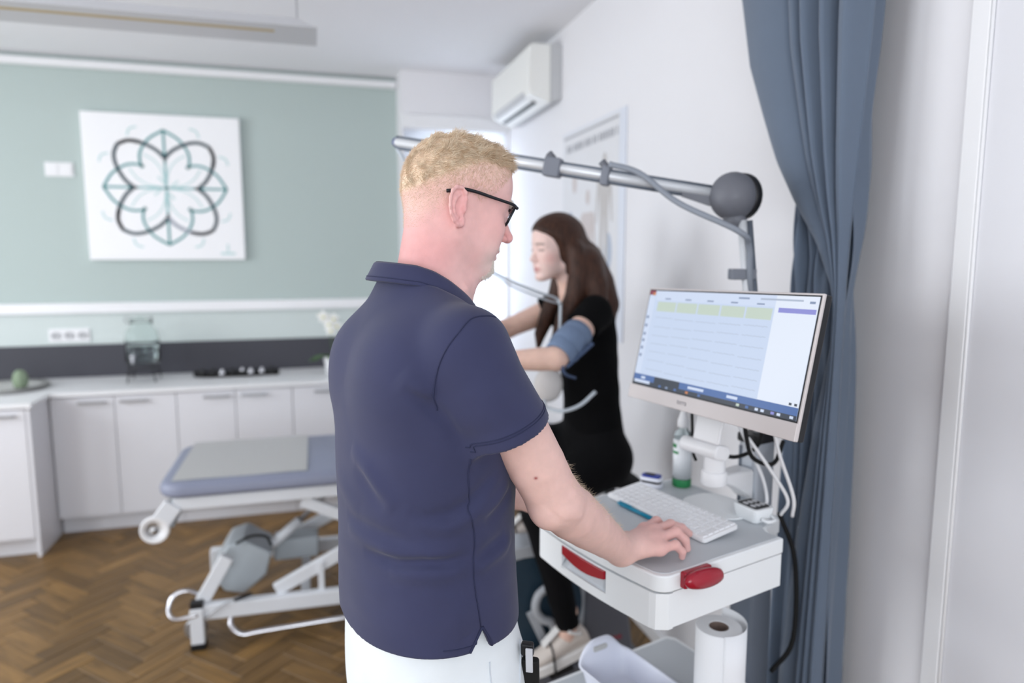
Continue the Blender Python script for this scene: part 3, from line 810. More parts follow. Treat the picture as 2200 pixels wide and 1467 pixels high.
# column, shelf, base
MB().prism(rrect(.075, .055, .012), .90, 1.150, CM @ Matrix.Translation((.502, .19, 0))).build('column', 'alu', ca, bevel=.001)
MB().prism(rrect(.082, .070, .012), .08, .90, CM @ Matrix.Translation((.502, .19, 0))).build('lower_column', 'alu_dark', ca, bevel=.001)
MB().span((.4625, .205, .1), (.4665, .212, 1.14), CM).build('column_groove', 'alu_dark', ca)
MB().prism(rrect(.085, .066, .014), 1.150, 1.172, CM @ Matrix.Translation((.502, .19, 0))).build('column_cap', 'black_plastic', ca, bevel=.005)
MB().prism(bow(), .523, .545, CM).build('lower_shelf', 'cart_white', ca, bevel=.004)
MB().prism(inset(bow(), .012), .544, .546, CM).build('shelf_mat', 'cart_grey', ca)
MB().prism(rrect(.56, .44, .06), .07, .105, CM @ Matrix.Translation((.30, .21, 0))).build('base', 'cart_grey', ca, bevel=.01)
for a, b_ in ((.06, .03), (.06, .39), (.54, .03), (.54, .39)):
    k = MB().lathe([(.01, -.012), (.034, -.012), (.036, 0), (.034, .012), (.01, .012)], cp(a, b_, .036), 18, ax='y').build('castor', 'black_rubber', ca)
MB().tube(spline([cp(.545, .15, .97), cp(.575, .12, .85), cp(.57, .11, .65), cp(.545, .15, .55)], 6), .006, 8).build('power_cable', 'black_rubber', ca, smooth=True)

# ---------------------------------------------------------------- keyboard
kc = Vector((.7775, 1.387, CZ + .001)); KA = R(104 - 90)
tilt = R(7)
KM = Matrix.Translation(kc) @ Matrix.Rotation(KA, 4, 'Z') @ Matrix.Rotation(-tilt, 4, 'Y') @ Matrix.Translation((0, 0, .0075))
# local: x towards the back row, y along the length
kb = thing('keyboard', 'flat white compact keyboard on the cart in front of the monitor', 'keyboard', (kc.x, kc.y, CZ))
mat('key_white', (238, 239, 242), .5)
MB().prism(rrect(.104, .330, .008), 0, .010, KM).build('case', 'white_plastic', kb, bevel=.002)
km = None
for row in range(6):
    n_ = 16; x = .0415 - row * .0166
    for k in range(n_):
        if row == 5 and 4 < k < 9:
            if k > 5: continue
        wdt = .0175 if not (row == 5 and k == 5) else .075
        y = -.151 + .0201 * k + (.03 if (row == 5 and k == 5) else 0)
        y = -y
        key = (row == 5 and k == 5)
        if km is None or key:
            b = MB(); hx, hy = .0072, wdt / 2
            b.add([(-hx, -hy, 0), (hx, -hy, 0), (hx, hy, 0), (-hx, hy, 0), (-hx + .0015, -hy + .0015, .003), (hx - .0015, -hy + .0015, .003), (hx - .0015, hy - .0015, .003), (-hx + .0015, hy - .0015, .003)],
                  [(4, 5, 6, 7), (0, 1, 5, 4), (1, 2, 6, 5), (2, 3, 7, 6), (3, 0, 4, 7)])
            me = bpy.data.meshes.new('key'); me.from_pydata(b.v, [], b.f); me.materials.append(MATS['key_white'])
            if not key: km = me
        o = bpy.data.objects.new('key', me if key else km); COL.objects.link(o); o.parent = kb
        o.matrix_local = root_matrix(kb).inverted() @ KM @ Matrix.Translation((x, y, .0098))

# pen, pulse oximeter, spray bottle, handheld unit
mat('pen_teal', (18, 142, 176), .3)
pn = thing('pen', 'turquoise ballpoint pen lying beside the hand on the cart', 'pen', (.72, 1.43, CZ + .006))
pA, pB = Vector((.692, 1.482, CZ + .0062)), Vector((.727, 1.347, CZ + .0062)); pd = (pB - pA)
MB().tube([pA + pd * .10, pA + pd * .96], .0046, 12).build('barrel', 'pen_teal', pn, smooth=True)
MB().tube([pA + pd * .96, pB], [.0044, .0012], 12).build('tip', 'steel', pn, smooth=True)
MB().tube([pA, pA + pd * .10], [.0022, .0046], 12).build('button', 'pen_teal', pn, smooth=True)
MB().beam(pA + pd * .06 + Vector((0, 0, .006)), pA + pd * .36 + Vector((0, 0, .006)), .003, .0016).build('clip', 'pen_teal', pn)

OM = CM @ Matrix.Translation((.352, .398, CZ + .001)) @ Matrix.Rotation(R(25), 4, 'Z')
mat('oxi_blue', (24, 52, 150), .3); mat('oxi_white', (238, 240, 250), .35)
ox_ = thing('pulse_oximeter', 'small blue and white finger pulse oximeter beside the spray bottle', 'oximeter', tuple(OM.translation))
MB().prism(rrect(.034, .060, .012), 0, .012, OM).build('lower_shell', 'oxi_white', ox_, bevel=.003)
MB().prism(rrect(.030, .052, .010), .012, .017, OM).build('hinge_gap', 'black_rubber', ox_)
MB().prism(rrect(.034, .060, .012), .017, .027, OM).build('upper_shell', 'oxi_white', ox_, bevel=.003)
MB().prism(rrect(.030, .050, .010), .027, .032, OM).build('blue_cover', 'oxi_blue', ox_, bevel=.002)
MB().prism(rrect(.018, .026, .003), .032, .0328, OM @ Matrix.Translation((0, .004, 0))).build('display', 'black_plastic', ox_)

bx_, by_, _ = cp(.425, .362, 0)
bo = thing('spray_bottle', 'clear spray bottle with white label, green base and white nozzle on the cart', 'bottle', (bx_, by_, CZ))
mat('bottle_clear', (222, 234, 236), .08, trans=.85, ior=1.2); mat('label_white', (240, 243, 246), .5); mat('label_green', (48, 140, 84), .4)
MB().lathe([(.0235, 0), (.0245, .003), (.0245, .020), (.0242, .021), (.0001, .021)], (bx_, by_, CZ + .0005), 24).build('green_foot', 'label_green', bo, smooth=True)
MB().lathe([(.0001, .0215), (.0238, .022), (.0238, .132), (.021, .144), (.013, .152), (.0115, .162), (.0001, .162)], (bx_, by_, CZ), 24).build('body', 'bottle_clear', bo, smooth=True)
MB().lathe([(.0242, .024), (.0242, .128), (.0236, .128), (.0236, .024), (.0242, .024)], (bx_, by_, CZ), 24).build('label', 'label_white', bo, smooth=True)
for (z, h, a0, a1) in ((.106, .010, 160, 200), (.090, .007, 165, 215)):
    MB().grid(8, 2, lambda u, v: (bx_ + .0245 * math.cos(R(a0 + (a1 - a0) * u)), by_ + .0245 * math.sin(R(a0 + (a1 - a0) * u)), CZ + z + h * v)).build('green_print', 'label_green', bo, solid=.0003)
MB().lathe([(.014, .158), (.0155, .162), (.0155, .176), (.012, .184), (.0085, .196), (.0075, .205), (.0045, .208), (.0001, .208)], (bx_, by_, CZ), 20).build('nozzle', 'white_plastic', bo, smooth=True)

DM = Matrix.Translation((.953, 1.312, CZ + .0015)) @ Matrix.Rotation(R(12), 4, 'Z')
hu = thing('handheld_unit', 'small white hand unit with black keypad lying right of the keyboard', 'device', tuple(DM.translation))
bdy = []
for (z, s) in ((0, .80), (.010, .92), (.030, 1.0), (.034, .97)):
    bdy.append([DM @ Vector((x * s, y * s, z)) for x, y in rrect(.062, .074, .012)])
MB().rings(bdy).build('body', 'cart_white', hu, smooth=False, bevel=.002)
MB().prism(rrect(.046, .058, .006), .034, .0355, DM).build('keypad', 'black_plastic', hu)
for i in range(3):
    for j in range(2):
        MB().prism(rrect(.009, .013, .003, 3), .0355, .0368, DM @ Matrix.Translation((-.014 + .014 * i, -.012 + .022 * j, 0))).build('button', 'socket_grey', hu)
MB().tube(spline([DM @ Vector(p) for p in ((-.012, -.036, .012), (-.008, -.05, .010), (.014, -.05, .010), (.020, -.036, .014))], 5), .004, 8).build('carry_loop', 'cart_white', hu, smooth=True)
MB().tube(spline([DM @ Vector(p) for p in ((.03, .005, .02), (.055, .01, .03), (.045, .02, .09), (.02, .05, .17), (.0, .075, .235))], 8), .004, 8).build('lead', 'white_plastic', hu, smooth=True)

# ---------------------------------------------------------------- monitor on its stand
mo_c = Vector((.820, 1.296, 1.393)); MW, MH = .52, .2756
def eul(a, b_, c):
    return Matrix.Rotation(R(a), 4, 'Z') @ Matrix.Rotation(R(b_), 4, 'X') @ Matrix.Rotation(R(c), 4, 'Y')
MM_ = Matrix.Translation(mo_c) @ eul(-80.79, -12.9, -1.24)
mo = thing('monitor', 'flat computer monitor with silver frame showing rows of heart traces', 'monitor', tuple(mo_c))
def mbox(x0, x1, z0, z1, y0, y1): return MB().span((x0, y0, z0), (x1, y1, z1), MM_)
mat('monitor_silver', (212, 205, 204), .4, metal=.1); mat('monitor_black', (20, 21, 26), .4)
def emit(name, rgb, st=1.0):
    m = bpy.data.materials.new(name); m.use_nodes = True; b = m.node_tree.nodes['Principled BSDF']
    b.inputs['Base Color'].default_value = (.02, .02, .02, 1); b.inputs['Roughness'].default_value = .35
    b.inputs['Emission Color'].default_value = tuple(lin(c) for c in rgb) + (1,); b.inputs['Emission Strength'].default_value = st
    MATS[name] = m
ES = 1.12
emit('scr_back', (188, 202, 226), ES); emit('scr_white', (214, 222, 236), ES); emit('scr_green', (184, 198, 186), ES); emit('scr_line', (160, 172, 192), ES)
emit('scr_purple', (128, 130, 200), ES); emit('scr_blue', (64, 98, 156), ES); emit('scr_dark', (34, 44, 60), ES); emit('scr_red', (130, 40, 66), ES); emit('scr_text', (120, 136, 166), ES); emit('scr_orange', (190, 120, 70), ES)
emit('scr_mid', (196, 208, 230), ES)
CHN = .034
mbox(-MW / 2, MW / 2, -MH / 2, MH / 2, .004, .022).build('rear_shell', 'monitor_black', mo, bevel=.004)
mbox(-MW / 2, MW / 2, -MH / 2, MH / 2, -.001, .006).build('frame', 'monitor_silver', mo, bevel=.002)
mbox(-MW / 2, MW / 2, -MH / 2, -MH / 2 + CHN, -.005, 0).build('chin', 'monitor_silver', mo, bevel=.0015)
SX0, SX1, SZ0, SZ1 = -MW / 2 + .007, MW / 2 - .007, -MH / 2 + CHN + .003, MH / 2 - .007
mbox(SX0 - .003, SX1 + .003, SZ0 - .003, SZ1 + .003, -.0016, -.0008).build('bezel', 'monitor_black', mo)
scr = mbox(SX0, SX1, SZ0, SZ1, -.0022, -.0015).build('screen', 'scr_back', mo)
SW, SH = SX1 - SX0, SZ1 - SZ0
def fld(u0, u1, v0, v1, m, nm, k=1):   # u from left, v from top
    return mbox(SX0 + SW * u0, SX0 + SW * u1, SZ1 - SH * v1, SZ1 - SH * v0, -.0022 - .00025 * k, -.0021).build(nm, m, scr)
fld(.055, .80, .0, .10, 'scr_mid', 'toolbar'); fld(.0, .045, .0, .045, 'scr_red', 'menu_icon'); fld(.025, .045, .02, .05, 'scr_orange', 'menu_icon', 2)
fld(.80, 1, .0, .90, 'scr_white', 'side_panel'); fld(.82, .995, .105, .145, 'scr_purple', 'panel_heading', 2)
fld(.0, .045, .06, .90, 'scr_mid', 'tool_column')
for i, v in enumerate((.27, .36, .45, .52, .60, .68)): fld(.008, .026, v, v + .03, 'scr_text', 'tool_icon', 2)
for c in range(5):
    u = .075 + c * .145
    fld(u, u + .135, .115, .215, 'scr_green', 'beat_template'); fld(u + .05, u + .09, .075, .088, 'scr_text', 'lead_caption', 2)
    for rr_ in range(7):
        v = .27 + rr_ * .092
        P = []
        for i in range(25):
            t = i / 24; q = (t * 3.0) % 1.0
            amp = .018 * math.exp(-((q - .3) / .04) ** 2) - .006 * math.exp(-((q - .38) / .04) ** 2) + .005 * math.exp(-((q - .65) / .08) ** 2)
            P.append((SX0 + SW * (u + .128 * t), SZ1 - SH * (v + .012 - amp * 1.1 + .008 * math.sin(c + rr_))))
        vs = []; fs = []
        for i, (x, z) in enumerate(P): vs += [(x, -.00255, z - .0005), (x, -.00255, z + .0005)]
        fs = [(2 * i, 2 * i + 2, 2 * i + 3, 2 * i + 1) for i in range(24)]
        MB().add(vs, fs, MM_).build('heart_trace', 'scr_line', scr)
fld(.60, .66, .03, .045, 'scr_text', 'toolbar_text', 2); fld(.72, .93, .03, .045, 'scr_line', 'toolbar_text', 2); fld(.96, .985, .04, .06, 'scr_text', 'window_button', 2)
fld(0, 1, .895, .96, 'scr_blue', 'tab_bar', 2); fld(.0, .14, .905, .95, 'scr_mid', 'tab', 3) if False else None
fld(.16, .34, .895, .975, 'scr_dark', 'dark_tab', 3); fld(.0, 1, .96, 1, 'scr_dark', 'task_bar', 2); fld(.01, .13, .955, .985, 'scr_mid', 'search_box', 3)
for u, w in ((.40, .10), (.64, .06), (.06, .03)): fld(u, u + w, .915, .94, 'scr_mid', 'tab_caption', 4)
for u, m in ((.20, 'scr_blue'), (.25, 'scr_text'), (.31, 'scr_blue'), (.39, 'scr_orange'), (.47, 'scr_blue'), (.70, 'scr_green'), (.75, 'scr_blue'), (.80, 'scr_mid'), (.83, 'scr_mid'), (.88, 'scr_purple'), (.91, 'scr_mid'), (.97, 'scr_mid')):
    fld(u, u + .016, .968, .99, m, 'task_icon', 4)
for u in (.955, .98): fld(u, u + .012, .865, .885, 'scr_dark', 'zoom_button', 3)
def text(s_, size, M, m, parent, name, ext=.0004):
    cu_ = bpy.data.curves.new(name, 'FONT'); cu_.body = s_; cu_.size = size; cu_.align_x = 'CENTER'; cu_.extrude = ext; cu_.resolution_u = 3
    tmp = bpy.data.objects.new(name + '_tmp', cu_); COL.objects.link(tmp)
    dg = bpy.context.evaluated_depsgraph_get(); me = bpy.data.meshes.new_from_object(tmp.evaluated_get(dg))
    bpy.data.objects.remove(tmp); bpy.data.curves.remove(cu_)
    me.transform(root_matrix(parent).inverted() @ M); me.materials.clear(); me.materials.append(MATS[m]); me.name = name
    o = bpy.data.objects.new(name, me); COL.objects.link(o); o.parent = parent
    return o
mat('logo_grey', (150, 146, 150), .5)
text('terra', .016, MM_ @ Matrix.Translation((-.058, -.0052, -MH / 2 + .013)) @ Matrix.Rotation(R(90), 4, 'X'), 'logo_grey', mo, 'logo')
# stand: bracket, hinge, post and swan arm to the column
ms = thing('monitor_stand', 'white jointed monitor stand between the cart column and the monitor', 'stand', cp(.40, .18, CZ))
MB().box((0, 0, 0), (.010, .075, .085), CM @ Matrix.Translation((.285, .150, 1.230)) @ Matrix.Rotation(R(12.9), 4, 'Y')).build('tilt_plate', 'white_plastic', ms, bevel=.006)
MB().box((0, 0, 0), (.016, .06, .04), CM @ Matrix.Translation((.285, .150, 1.285)) @ Matrix.Rotation(R(12.9), 4, 'Y')).build('mount', 'white_plastic', ms, bevel=.004)
hg = MB().prism(rrect(.05, .034, .015), -.055, .055, CM @ Matrix.Translation((.292, .170, 1.168)) @ Matrix.Rotation(R(90), 4, 'X') @ Matrix.Rotation(R(-15), 4, 'Z'))
hg.build('hinge_body', 'white_plastic', ms, bevel=.005, seg=3)
MB().tube([cp(.300, .145, 1.168), cp(.300, .145, 1.12)], .024, 20).build('swivel_neck', 'white_plastic', ms, smooth=False, bevel=.002)
MB().lathe([(.026, 1.088), (.029, 1.092), (.029, 1.118), (.026, 1.122)], (cp(.300, .145, 0)[0], cp(.300, .145, 0)[1], 0), 24).build('swivel_collar', 'white_plastic', ms, smooth=False, bevel=.002)
aw = []
for i in range(9):
    t = i / 8; a = .300 + .160 * t; z1_ = 1.112 - .02 * t; z0_ = 1.088 - .075 * t ** 1.6; w = .017 + .012 * t
    b_ = .145 + .045 * t
    aw.append([cp(a, b_ - w, z0_), cp(a, b_ + w, z0_), cp(a, b_ + w, z1_), cp(a, b_ - w, z1_)])
MB().rings(aw).build('swan_arm', 'white_plastic', ms, bevel=.008, seg=3)
MB().prism(rrect(.13, .17, .05), CZ + .0012, CZ + .006, CM @ Matrix.Translation((.385, .20, 0))).build('foot_plate', 'cart_white', ms, bevel=.002)
ck = thing('cable_bundle', 'black and white cables hanging behind the monitor down to the cart', 'cables', cp(.42, .16, CZ))
for (pts, r, m) in (([(.33, .095, 1.27), (.36, .11, 1.20), (.40, .12, 1.14), (.46, .11, 1.12), (.52, .13, 1.16)], .005, 'black_rubber'),
                    ([(.34, .19, 1.15), (.40, .17, 1.13), (.44, .14, 1.16), (.42, .11, 1.24)], .005, 'black_rubber'),
                    ([(.30, .22, 1.28), (.31, .225, 1.22), (.305, .215, 1.15), (.30, .2, 1.13)], .0035, 'black_rubber'),
                    ([(.40, .08, 1.27), (.42, .07, 1.17), (.455, .05, 1.06), (.47, .06, 1.006)], .004, 'white_plastic'),
                    ([(.38, .12, 1.19), (.42, .09, 1.12), (.45, .06, 1.05), (.455, .08, 1.006)], .004, 'white_plastic')):
    MB().tube(spline([cp(*p) for p in pts], 8), r, 8).build('cable', m, ck, smooth=True)

# ---------------------------------------------------------------- things on the lower shelf
rx_, ry_, _ = cp(.250, .072, 0); RZ = .5465
rl = thing('paper_towel_roll', 'white paper towel roll standing upright on the lower cart shelf', 'paper roll', (rx_, ry_, RZ))
mat('tissue', (244, 246, 250), .9, bump=.2, bscale=250); mat('cardboard', (120, 104, 96), .8)
MB().lathe([(.021, 0), (.049, 0), (.0495, .002), (.0495, .250), (.048, .252), (.0215, .252), (.021, .250), (.021, 0)], (rx_, ry_, RZ), 36).build('roll', 'tissue', rl, smooth=False, bevel=.001)
MB().lathe([(.0195, .001), (.0208, .001), (.0208, .251), (.0195, .251), (.0195, .001)], (rx_, ry_, RZ), 24).build('core', 'cardboard', rl, smooth=True)
def loose(u, v):
    a = R(-110 + 165 * u); q = .0505 + .020 * u ** 1.5
    return (rx_ + q * math.cos(a) + .004 * u, ry_ + q * math.sin(a), RZ + .001 + (.254 + .006 * u) * v)
MB().grid(24, 4, loose).build('loose_sheet', 'tissue', rl, smooth=True, solid=.0008)
# white plastic basket
mat('basket_white', (232, 235, 248), .4)
BM = CM @ Matrix.Translation((.160, .245, .5468))
bk = thing('plastic_basket', 'white plastic basket with raised handle ends on the lower cart shelf', 'basket', tuple(BM.translation))
def bring(z, s, wav=0.0):
    out = []; base_ = rrect(.15, .24, .03, 6); dense = []
    for i_ in range(len(base_)):
        p_, q_ = Vector(base_[i_]), Vector(base_[(i_ + 1) % len(base_)]); k_ = max(1, int((q_ - p_).length / .008))
        dense += [tuple(p_ + (q_ - p_) * (j_ / k_)) for j_ in range(k_)]
    for x, y in dense:
        x *= s; y *= s
        hump = math.exp(-(x / .055) ** 4) * max(0.0, min(1.0, (abs(y) / s - .085) / .03))
        out.append(BM @ Vector((x, y, z + wav * .042 * hump)))
    return out
bs = MB()
rs = [bring(0, .80), bring(.004, .84), bring(.03, .90), bring(.045, .94, .35), bring(.058, .98, .8), bring(.064, 1.0, 1), bring(.064, 1.035, 1), bring(.060, 1.04, 1)]
bs.rings(rs, cap=False); bs.add(rs[0], [tuple(range(len(rs[0])))])
bs.build('tub', 'basket_white', bk, smooth=True, solid=.0025)
for s in (-1, 1):
    MB().prism(rrect(.044, .013, .006, 4), -.006, .006, BM @ Matrix.Translation((-.004, s * .1185, .085)) @ Matrix.Rotation(R(90), 4, 'X')).build('handle_slot', 'stone_grey', bk)

# ================================================================== suction-electrode arm
mat('cuff_dark', (96, 106, 140), .5)
sa = thing('electrode_stand', 'silver swivel boom on a post with grey ball joint, reaching towards the ergometer', 'boom stand', cp(.502, .19, 1.173))
mat('joint_grey', (104, 106, 114), .5); mat('boom_silver', (226, 229, 233), .3, metal=.25); mat('hose_grey', (136, 142, 152), .5); mat('clamp_grey', (120, 124, 134), .5)
P0 = Vector(cp(.502, .19, 1.173)); PT = Vector((.990, 1.455, 1.685))
MB().tube([P0, PT], .011, 14).build('post', 'boom_silver', sa, smooth=True)
MB().tube([P0 + Vector((.017, -.004, 0)), PT + Vector((.017, -.004, 0))], .008, 10).build('post_channel', 'alu_dark', sa, smooth=True)
BJ = Vector((.982, 1.484, 1.744))
MB().ball(BJ, (.056, .056, .058), 28, 18).build('joint_cover', 'joint_grey', sa, smooth=True)
MB().lathe([(.0001, .016), (.053, .016), (.057, .020), (.057, .038), (.050, .044), (.0001, .044)], BJ, 28, Matrix.Rotation(R(18), 4, 'Z') @ Matrix.Rotation(R(90), 4, 'Y')).build('joint_back', 'black_plastic', sa, smooth=False, bevel=.004)
MB().tube([BJ + Vector((0, 0, -.05)), PT + Vector((0, 0, -.01))], [.03, .016], 14).build('joint_socket', 'joint_grey', sa, smooth=True)
AE = Vector((.235, 1.985, 1.915))
MB().tube([BJ + (AE - BJ) * .04, AE], .0155, 14, squash=.8).build('boom', 'boom_silver', sa, smooth=True)
MB().tube([BJ + (AE - BJ) * .04 + Vector((0, 0, -.014)), AE + Vector((0, 0, -.014))], .0055, 8).build('boom_channel', 'alu_dark', sa, smooth=True)
MB().tube([BJ + (AE - BJ) * .04 + Vector((0, 0, .014)), AE + Vector((0, 0, .014))], .0045, 8).build('boom_channel', 'alu_dark', sa, smooth=True)
MB().ball(AE, (.014, .014, .014), 12, 8).build('end_cap', 'cuff_dark', sa, smooth=True)
bd = (AE - BJ).normalized(); bl_ = (AE - BJ).length
for t, L in ((.345, .022), (.50, .045)):
    c = BJ + bd * bl_ * t
    MB().beam(c - bd * L / 2, c + bd * L / 2, .042, .05).build('boom_clamp', 'clamp_grey', sa, bevel=.005)
    MB().tube([c + Vector((0, 0, .022)), c + Vector((0, 0, .034)) + bd * .012], .010, 10).build('clamp_screw', 'joint_grey', sa)
cq = PT + Vector((.006, 0, -.128))
MB().box((0, 0, 0), (.060, .036, .026), Matrix.Translation(cq) @ Matrix.Rotation(R(-16), 4, 'Z')).build('post_clamp', 'clamp_grey', sa, bevel=.003)
MB().beam(BJ + bd * .05 + Vector((0, 0, -.02)), BJ + bd * .12 + Vector((0, 0, -.008)), .02, .025).build('gusset', 'joint_grey', sa)
hs = spline([BJ + bd * bl_ * .34 + Vector((-.01, -.03, .026)), BJ + bd * bl_ * .27 + Vector((0, -.04, .012)), BJ + bd * bl_ * .17 + Vector((0, -.05, -.045)), BJ + Vector((-.03, -.07, -.085)), PT + Vector((0, -.03, -.06)), PT + Vector((.012, -.022, -.128)), PT + Vector((.026, -.015, -.25)), PT + Vector((.026, -.01, -.45))], 8)
MB().tube(hs, .0075, 10).build('hose', 'hose_grey', sa, smooth=True)
from concurrent.futures import ThreadPoolExecutor
# ================================================================== implicit-surface modelling (bodies and clothes)
def v3(*a): return np.array(a, dtype=np.float32)
def cap(P, a, b, ra, rb):
    a = np.asarray(a, np.float32); b = np.asarray(b, np.float32)
    d = b - a; q = P - a
    t = np.clip((q @ d) / max(float(d @ d), 1e-9), 0, 1)
    return np.linalg.norm(q - t[:, None] * d, axis=1) - (ra + (rb - ra) * t)
def elp(P, c, r, M=None):
    q = P - np.asarray(c, np.float32)
    if M is not None: q = q @ np.asarray(M, np.float32)
    r = np.asarray(r, np.float32)
    k0 = np.linalg.norm(q / r, axis=1); k1 = np.linalg.norm(q / (r * r), axis=1)
    return k0 * (k0 - 1) / np.maximum(k1, 1e-6)
def smin(a, b, k):
    h = np.maximum(k - np.abs(a - b), 0) / k
    return np.minimum(a, b) - h * h * k * .25
def smax(a, b, k): return -smin(-a, -b, k)
def chain(P, pts, rads, k=0.0):
    o = None
    for i in range(len(pts) - 1):
        d = cap(P, pts[i], pts[i + 1], rads[i], rads[i + 1])
        o = d if o is None else (smin(o, d, k) if k else np.minimum(o, d))
    return o
def loft(P, keys, n=2.2, m=.9):
    """vertical stack of superellipses; keys = (z, half width y, half depth x, centre x, centre y)"""
    z = P[:, 2]; K = np.array(keys, np.float32)
    zz = np.clip(z, K[0, 0], K[-1, 0])
    # smooth (cubic) interpolation of the keys
    def it(i):
        t = K[:, 0]; y = K[:, i]
        s = np.gradient(y, t); j = np.clip(np.searchsorted(t, zz) - 1, 0, len(t) - 2)
        h = t[j + 1] - t[j]; u = (zz - t[j]) / h
        return (2 * u ** 3 - 3 * u ** 2 + 1) * y[j] + (u ** 3 - 2 * u ** 2 + u) * h * s[j] + (-2 * u ** 3 + 3 * u ** 2) * y[j + 1] + (u ** 3 - u ** 2) * h * s[j + 1]
    a, b = it(1), it(2); cx = it(3); cy = it(4) if K.shape[1] > 4 else 0
    q = (np.abs((P[:, 1] - cy) / a) ** n + np.abs((P[:, 0] - cx) / b) ** n) ** (1 / n)
    d = (q - 1) * np.minimum(a, b) * m
    return np.maximum(d, np.maximum(K[0, 0] - z, z - K[-1, 0]))
def boxed(P, lo, hi, fn, margin=.07):
    """evaluate fn only near its bounding box"""
    lo = np.asarray(lo) - margin; hi = np.asarray(hi) + margin
    m = np.all((P > lo) & (P < hi), axis=1)
    out = np.full(len(P), margin, np.float32)
    if m.any(): out[m] = np.minimum(fn(P[m]), margin * 1.5)
    return out
def vnoise(P, s, seed=0):
    """cheap smooth noise: sum of sines"""
    r = np.random.RandomState(seed); o = 0
    for i in range(6):
        k = r.normal(size=3); k /= np.linalg.norm(k); o = o + np.sin((P @ k.astype(np.float32)) * s * (0.7 + .6 * r.rand()) + r.rand() * 6.28)
    return o / 6
def ridge(P, pts, w, amp, taper=False):
    """gaussian ridge (amp>0) or groove (amp<0) along a polyline, optionally fading out at both ends"""
    if not taper:
        d = chain(P, pts, [0] * len(pts)); return amp * np.exp(-(d / w) ** 2)
    pts = [np.asarray(q, np.float32) for q in pts]; L = [0.0]
    for i in range(len(pts) - 1): L.append(L[-1] + float(np.linalg.norm(pts[i + 1] - pts[i])))
    best = np.full(len(P), 1e9, np.float32); pos = np.zeros(len(P), np.float32)
    for i in range(len(pts) - 1):
        d = pts[i + 1] - pts[i]; q = P - pts[i]; t = np.clip((q @ d) / float(d @ d), 0, 1)
        e = np.linalg.norm(q - t[:, None] * d, axis=1); m = e < best
        best = np.where(m, e, best); pos = np.where(m, (L[i] + t * (L[i + 1] - L[i])) / L[-1], pos)
    return amp * np.exp(-(best / w) ** 2) * np.maximum(np.sin(math.pi * np.clip(pos, 0, 1)), 0) ** .8

def mesh_sdf(fn, lo, hi, h, B=12):
    lo = np.asarray(lo, float); hi = np.asarray(hi, float)
    nb = np.ceil((hi - lo) / (h * B)).astype(int)
    g = np.stack(np.meshgrid(*[np.arange(n) for n in nb], indexing='ij'), -1).reshape(-1, 3)
    c = lo + (g + .5) * h * B
    keep = np.abs(fn(c.astype(np.float32))) < h * B * 1.05
    g = g[keep]
    loc = np.stack(np.meshgrid(*[np.arange(B + 1)] * 3, indexing='ij'), -1).reshape(-1, 3)
    N = (nb * B + 2).astype(np.int64)
    ids = []; pos = []; edges = [[], [], []]
    CH = 48
    corner = np.array([(i, j, k) for i in (0, 1) for j in (0, 1) for k in (0, 1)])
    ce = [(a, b) for a in range(8) for b in range(a + 1, 8) if np.abs(corner[a] - corner[b]).sum() == 1]
    def chunk(s):
        gb = g[s:s + CH]; eo = [[], [], []]
        pts = (gb[:, None, :] * B + loc[None]).reshape(-1, 3)
        val = fn((lo + pts * h).astype(np.float32)).reshape(len(gb), B + 1, B + 1, B + 1)
        ins = val < 0
        cv = np.stack([val[:, i:B + i, j:B + j, k:B + k] for i, j, k in corner], -1)
        ci = cv < 0; cnt = ci.sum(-1); act = (cnt > 0) & (cnt < 8)
        w = np.argwhere(act)
        if len(w) == 0: return None
        gi = gb[w[:, 0]] * B + w[:, 1:]
        v = cv[act]; acc = np.zeros((len(v), 3)); num = np.zeros(len(v))
        for a, b in ce:
            x = (v[:, a] < 0) != (v[:, b] < 0)
            t = np.where(x, v[:, a] / np.where(x, v[:, a] - v[:, b], 1), 0)
            p = corner[a] + t[:, None] * (corner[b] - corner[a])
            acc += np.where(x[:, None], p, 0); num += x
        for ax in range(3):
            sl0 = [slice(None), slice(0, B), slice(0, B), slice(0, B)]; sl1 = list(sl0); sl1[ax + 1] = slice(1, B + 1)
            a, b = ins[tuple(sl0)], ins[tuple(sl1)]
            w2 = np.argwhere(a != b)
            if len(w2):
                g2 = gb[w2[:, 0]] * B + w2[:, 1:]
                eo[ax].append(np.c_[g2, a[a != b]])
        return lo + (gi + acc / num[:, None]) * h, (gi[:, 0] * N[1] + gi[:, 1]) * N[2] + gi[:, 2], eo
    with ThreadPoolExecutor(4) as ex:
        for r in ex.map(chunk, range(0, len(g), CH)):
            if r is None: continue
            pos.append(r[0]); ids.append(r[1])
            for ax in range(3): edges[ax] += r[2][ax]
    ids = np.concatenate(ids); pos = np.concatenate(pos); o = np.argsort(ids); ids = ids[o]; pos = pos[o]
    faces = []
    for ax in range(3):
        if not edges[ax]: continue
        e = np.concatenate(edges[ax]); gi = e[:, :3]; fl = e[:, 3].astype(bool)
        u, w = [(1, 2), (2, 0), (0, 1)][ax]
        q = []
        for du, dw in ((0, 0), (-1, 0), (-1, -1), (0, -1)):
            c = gi.copy(); c[:, u] += du; c[:, w] += dw
            key = (c[:, 0] * N[1] + c[:, 1]) * N[2] + c[:, 2]
            j = np.clip(np.searchsorted(ids, key), 0, len(ids) - 1)
            q.append(np.where(ids[j] == key, j, -1))
        q = np.stack(q, 1); ok = (q >= 0).all(1)
        q = q[ok]; f2 = fl[ok]
        q[~f2] = q[~f2][:, ::-1]
        faces.append(q)
    return pos, np.concatenate(faces)

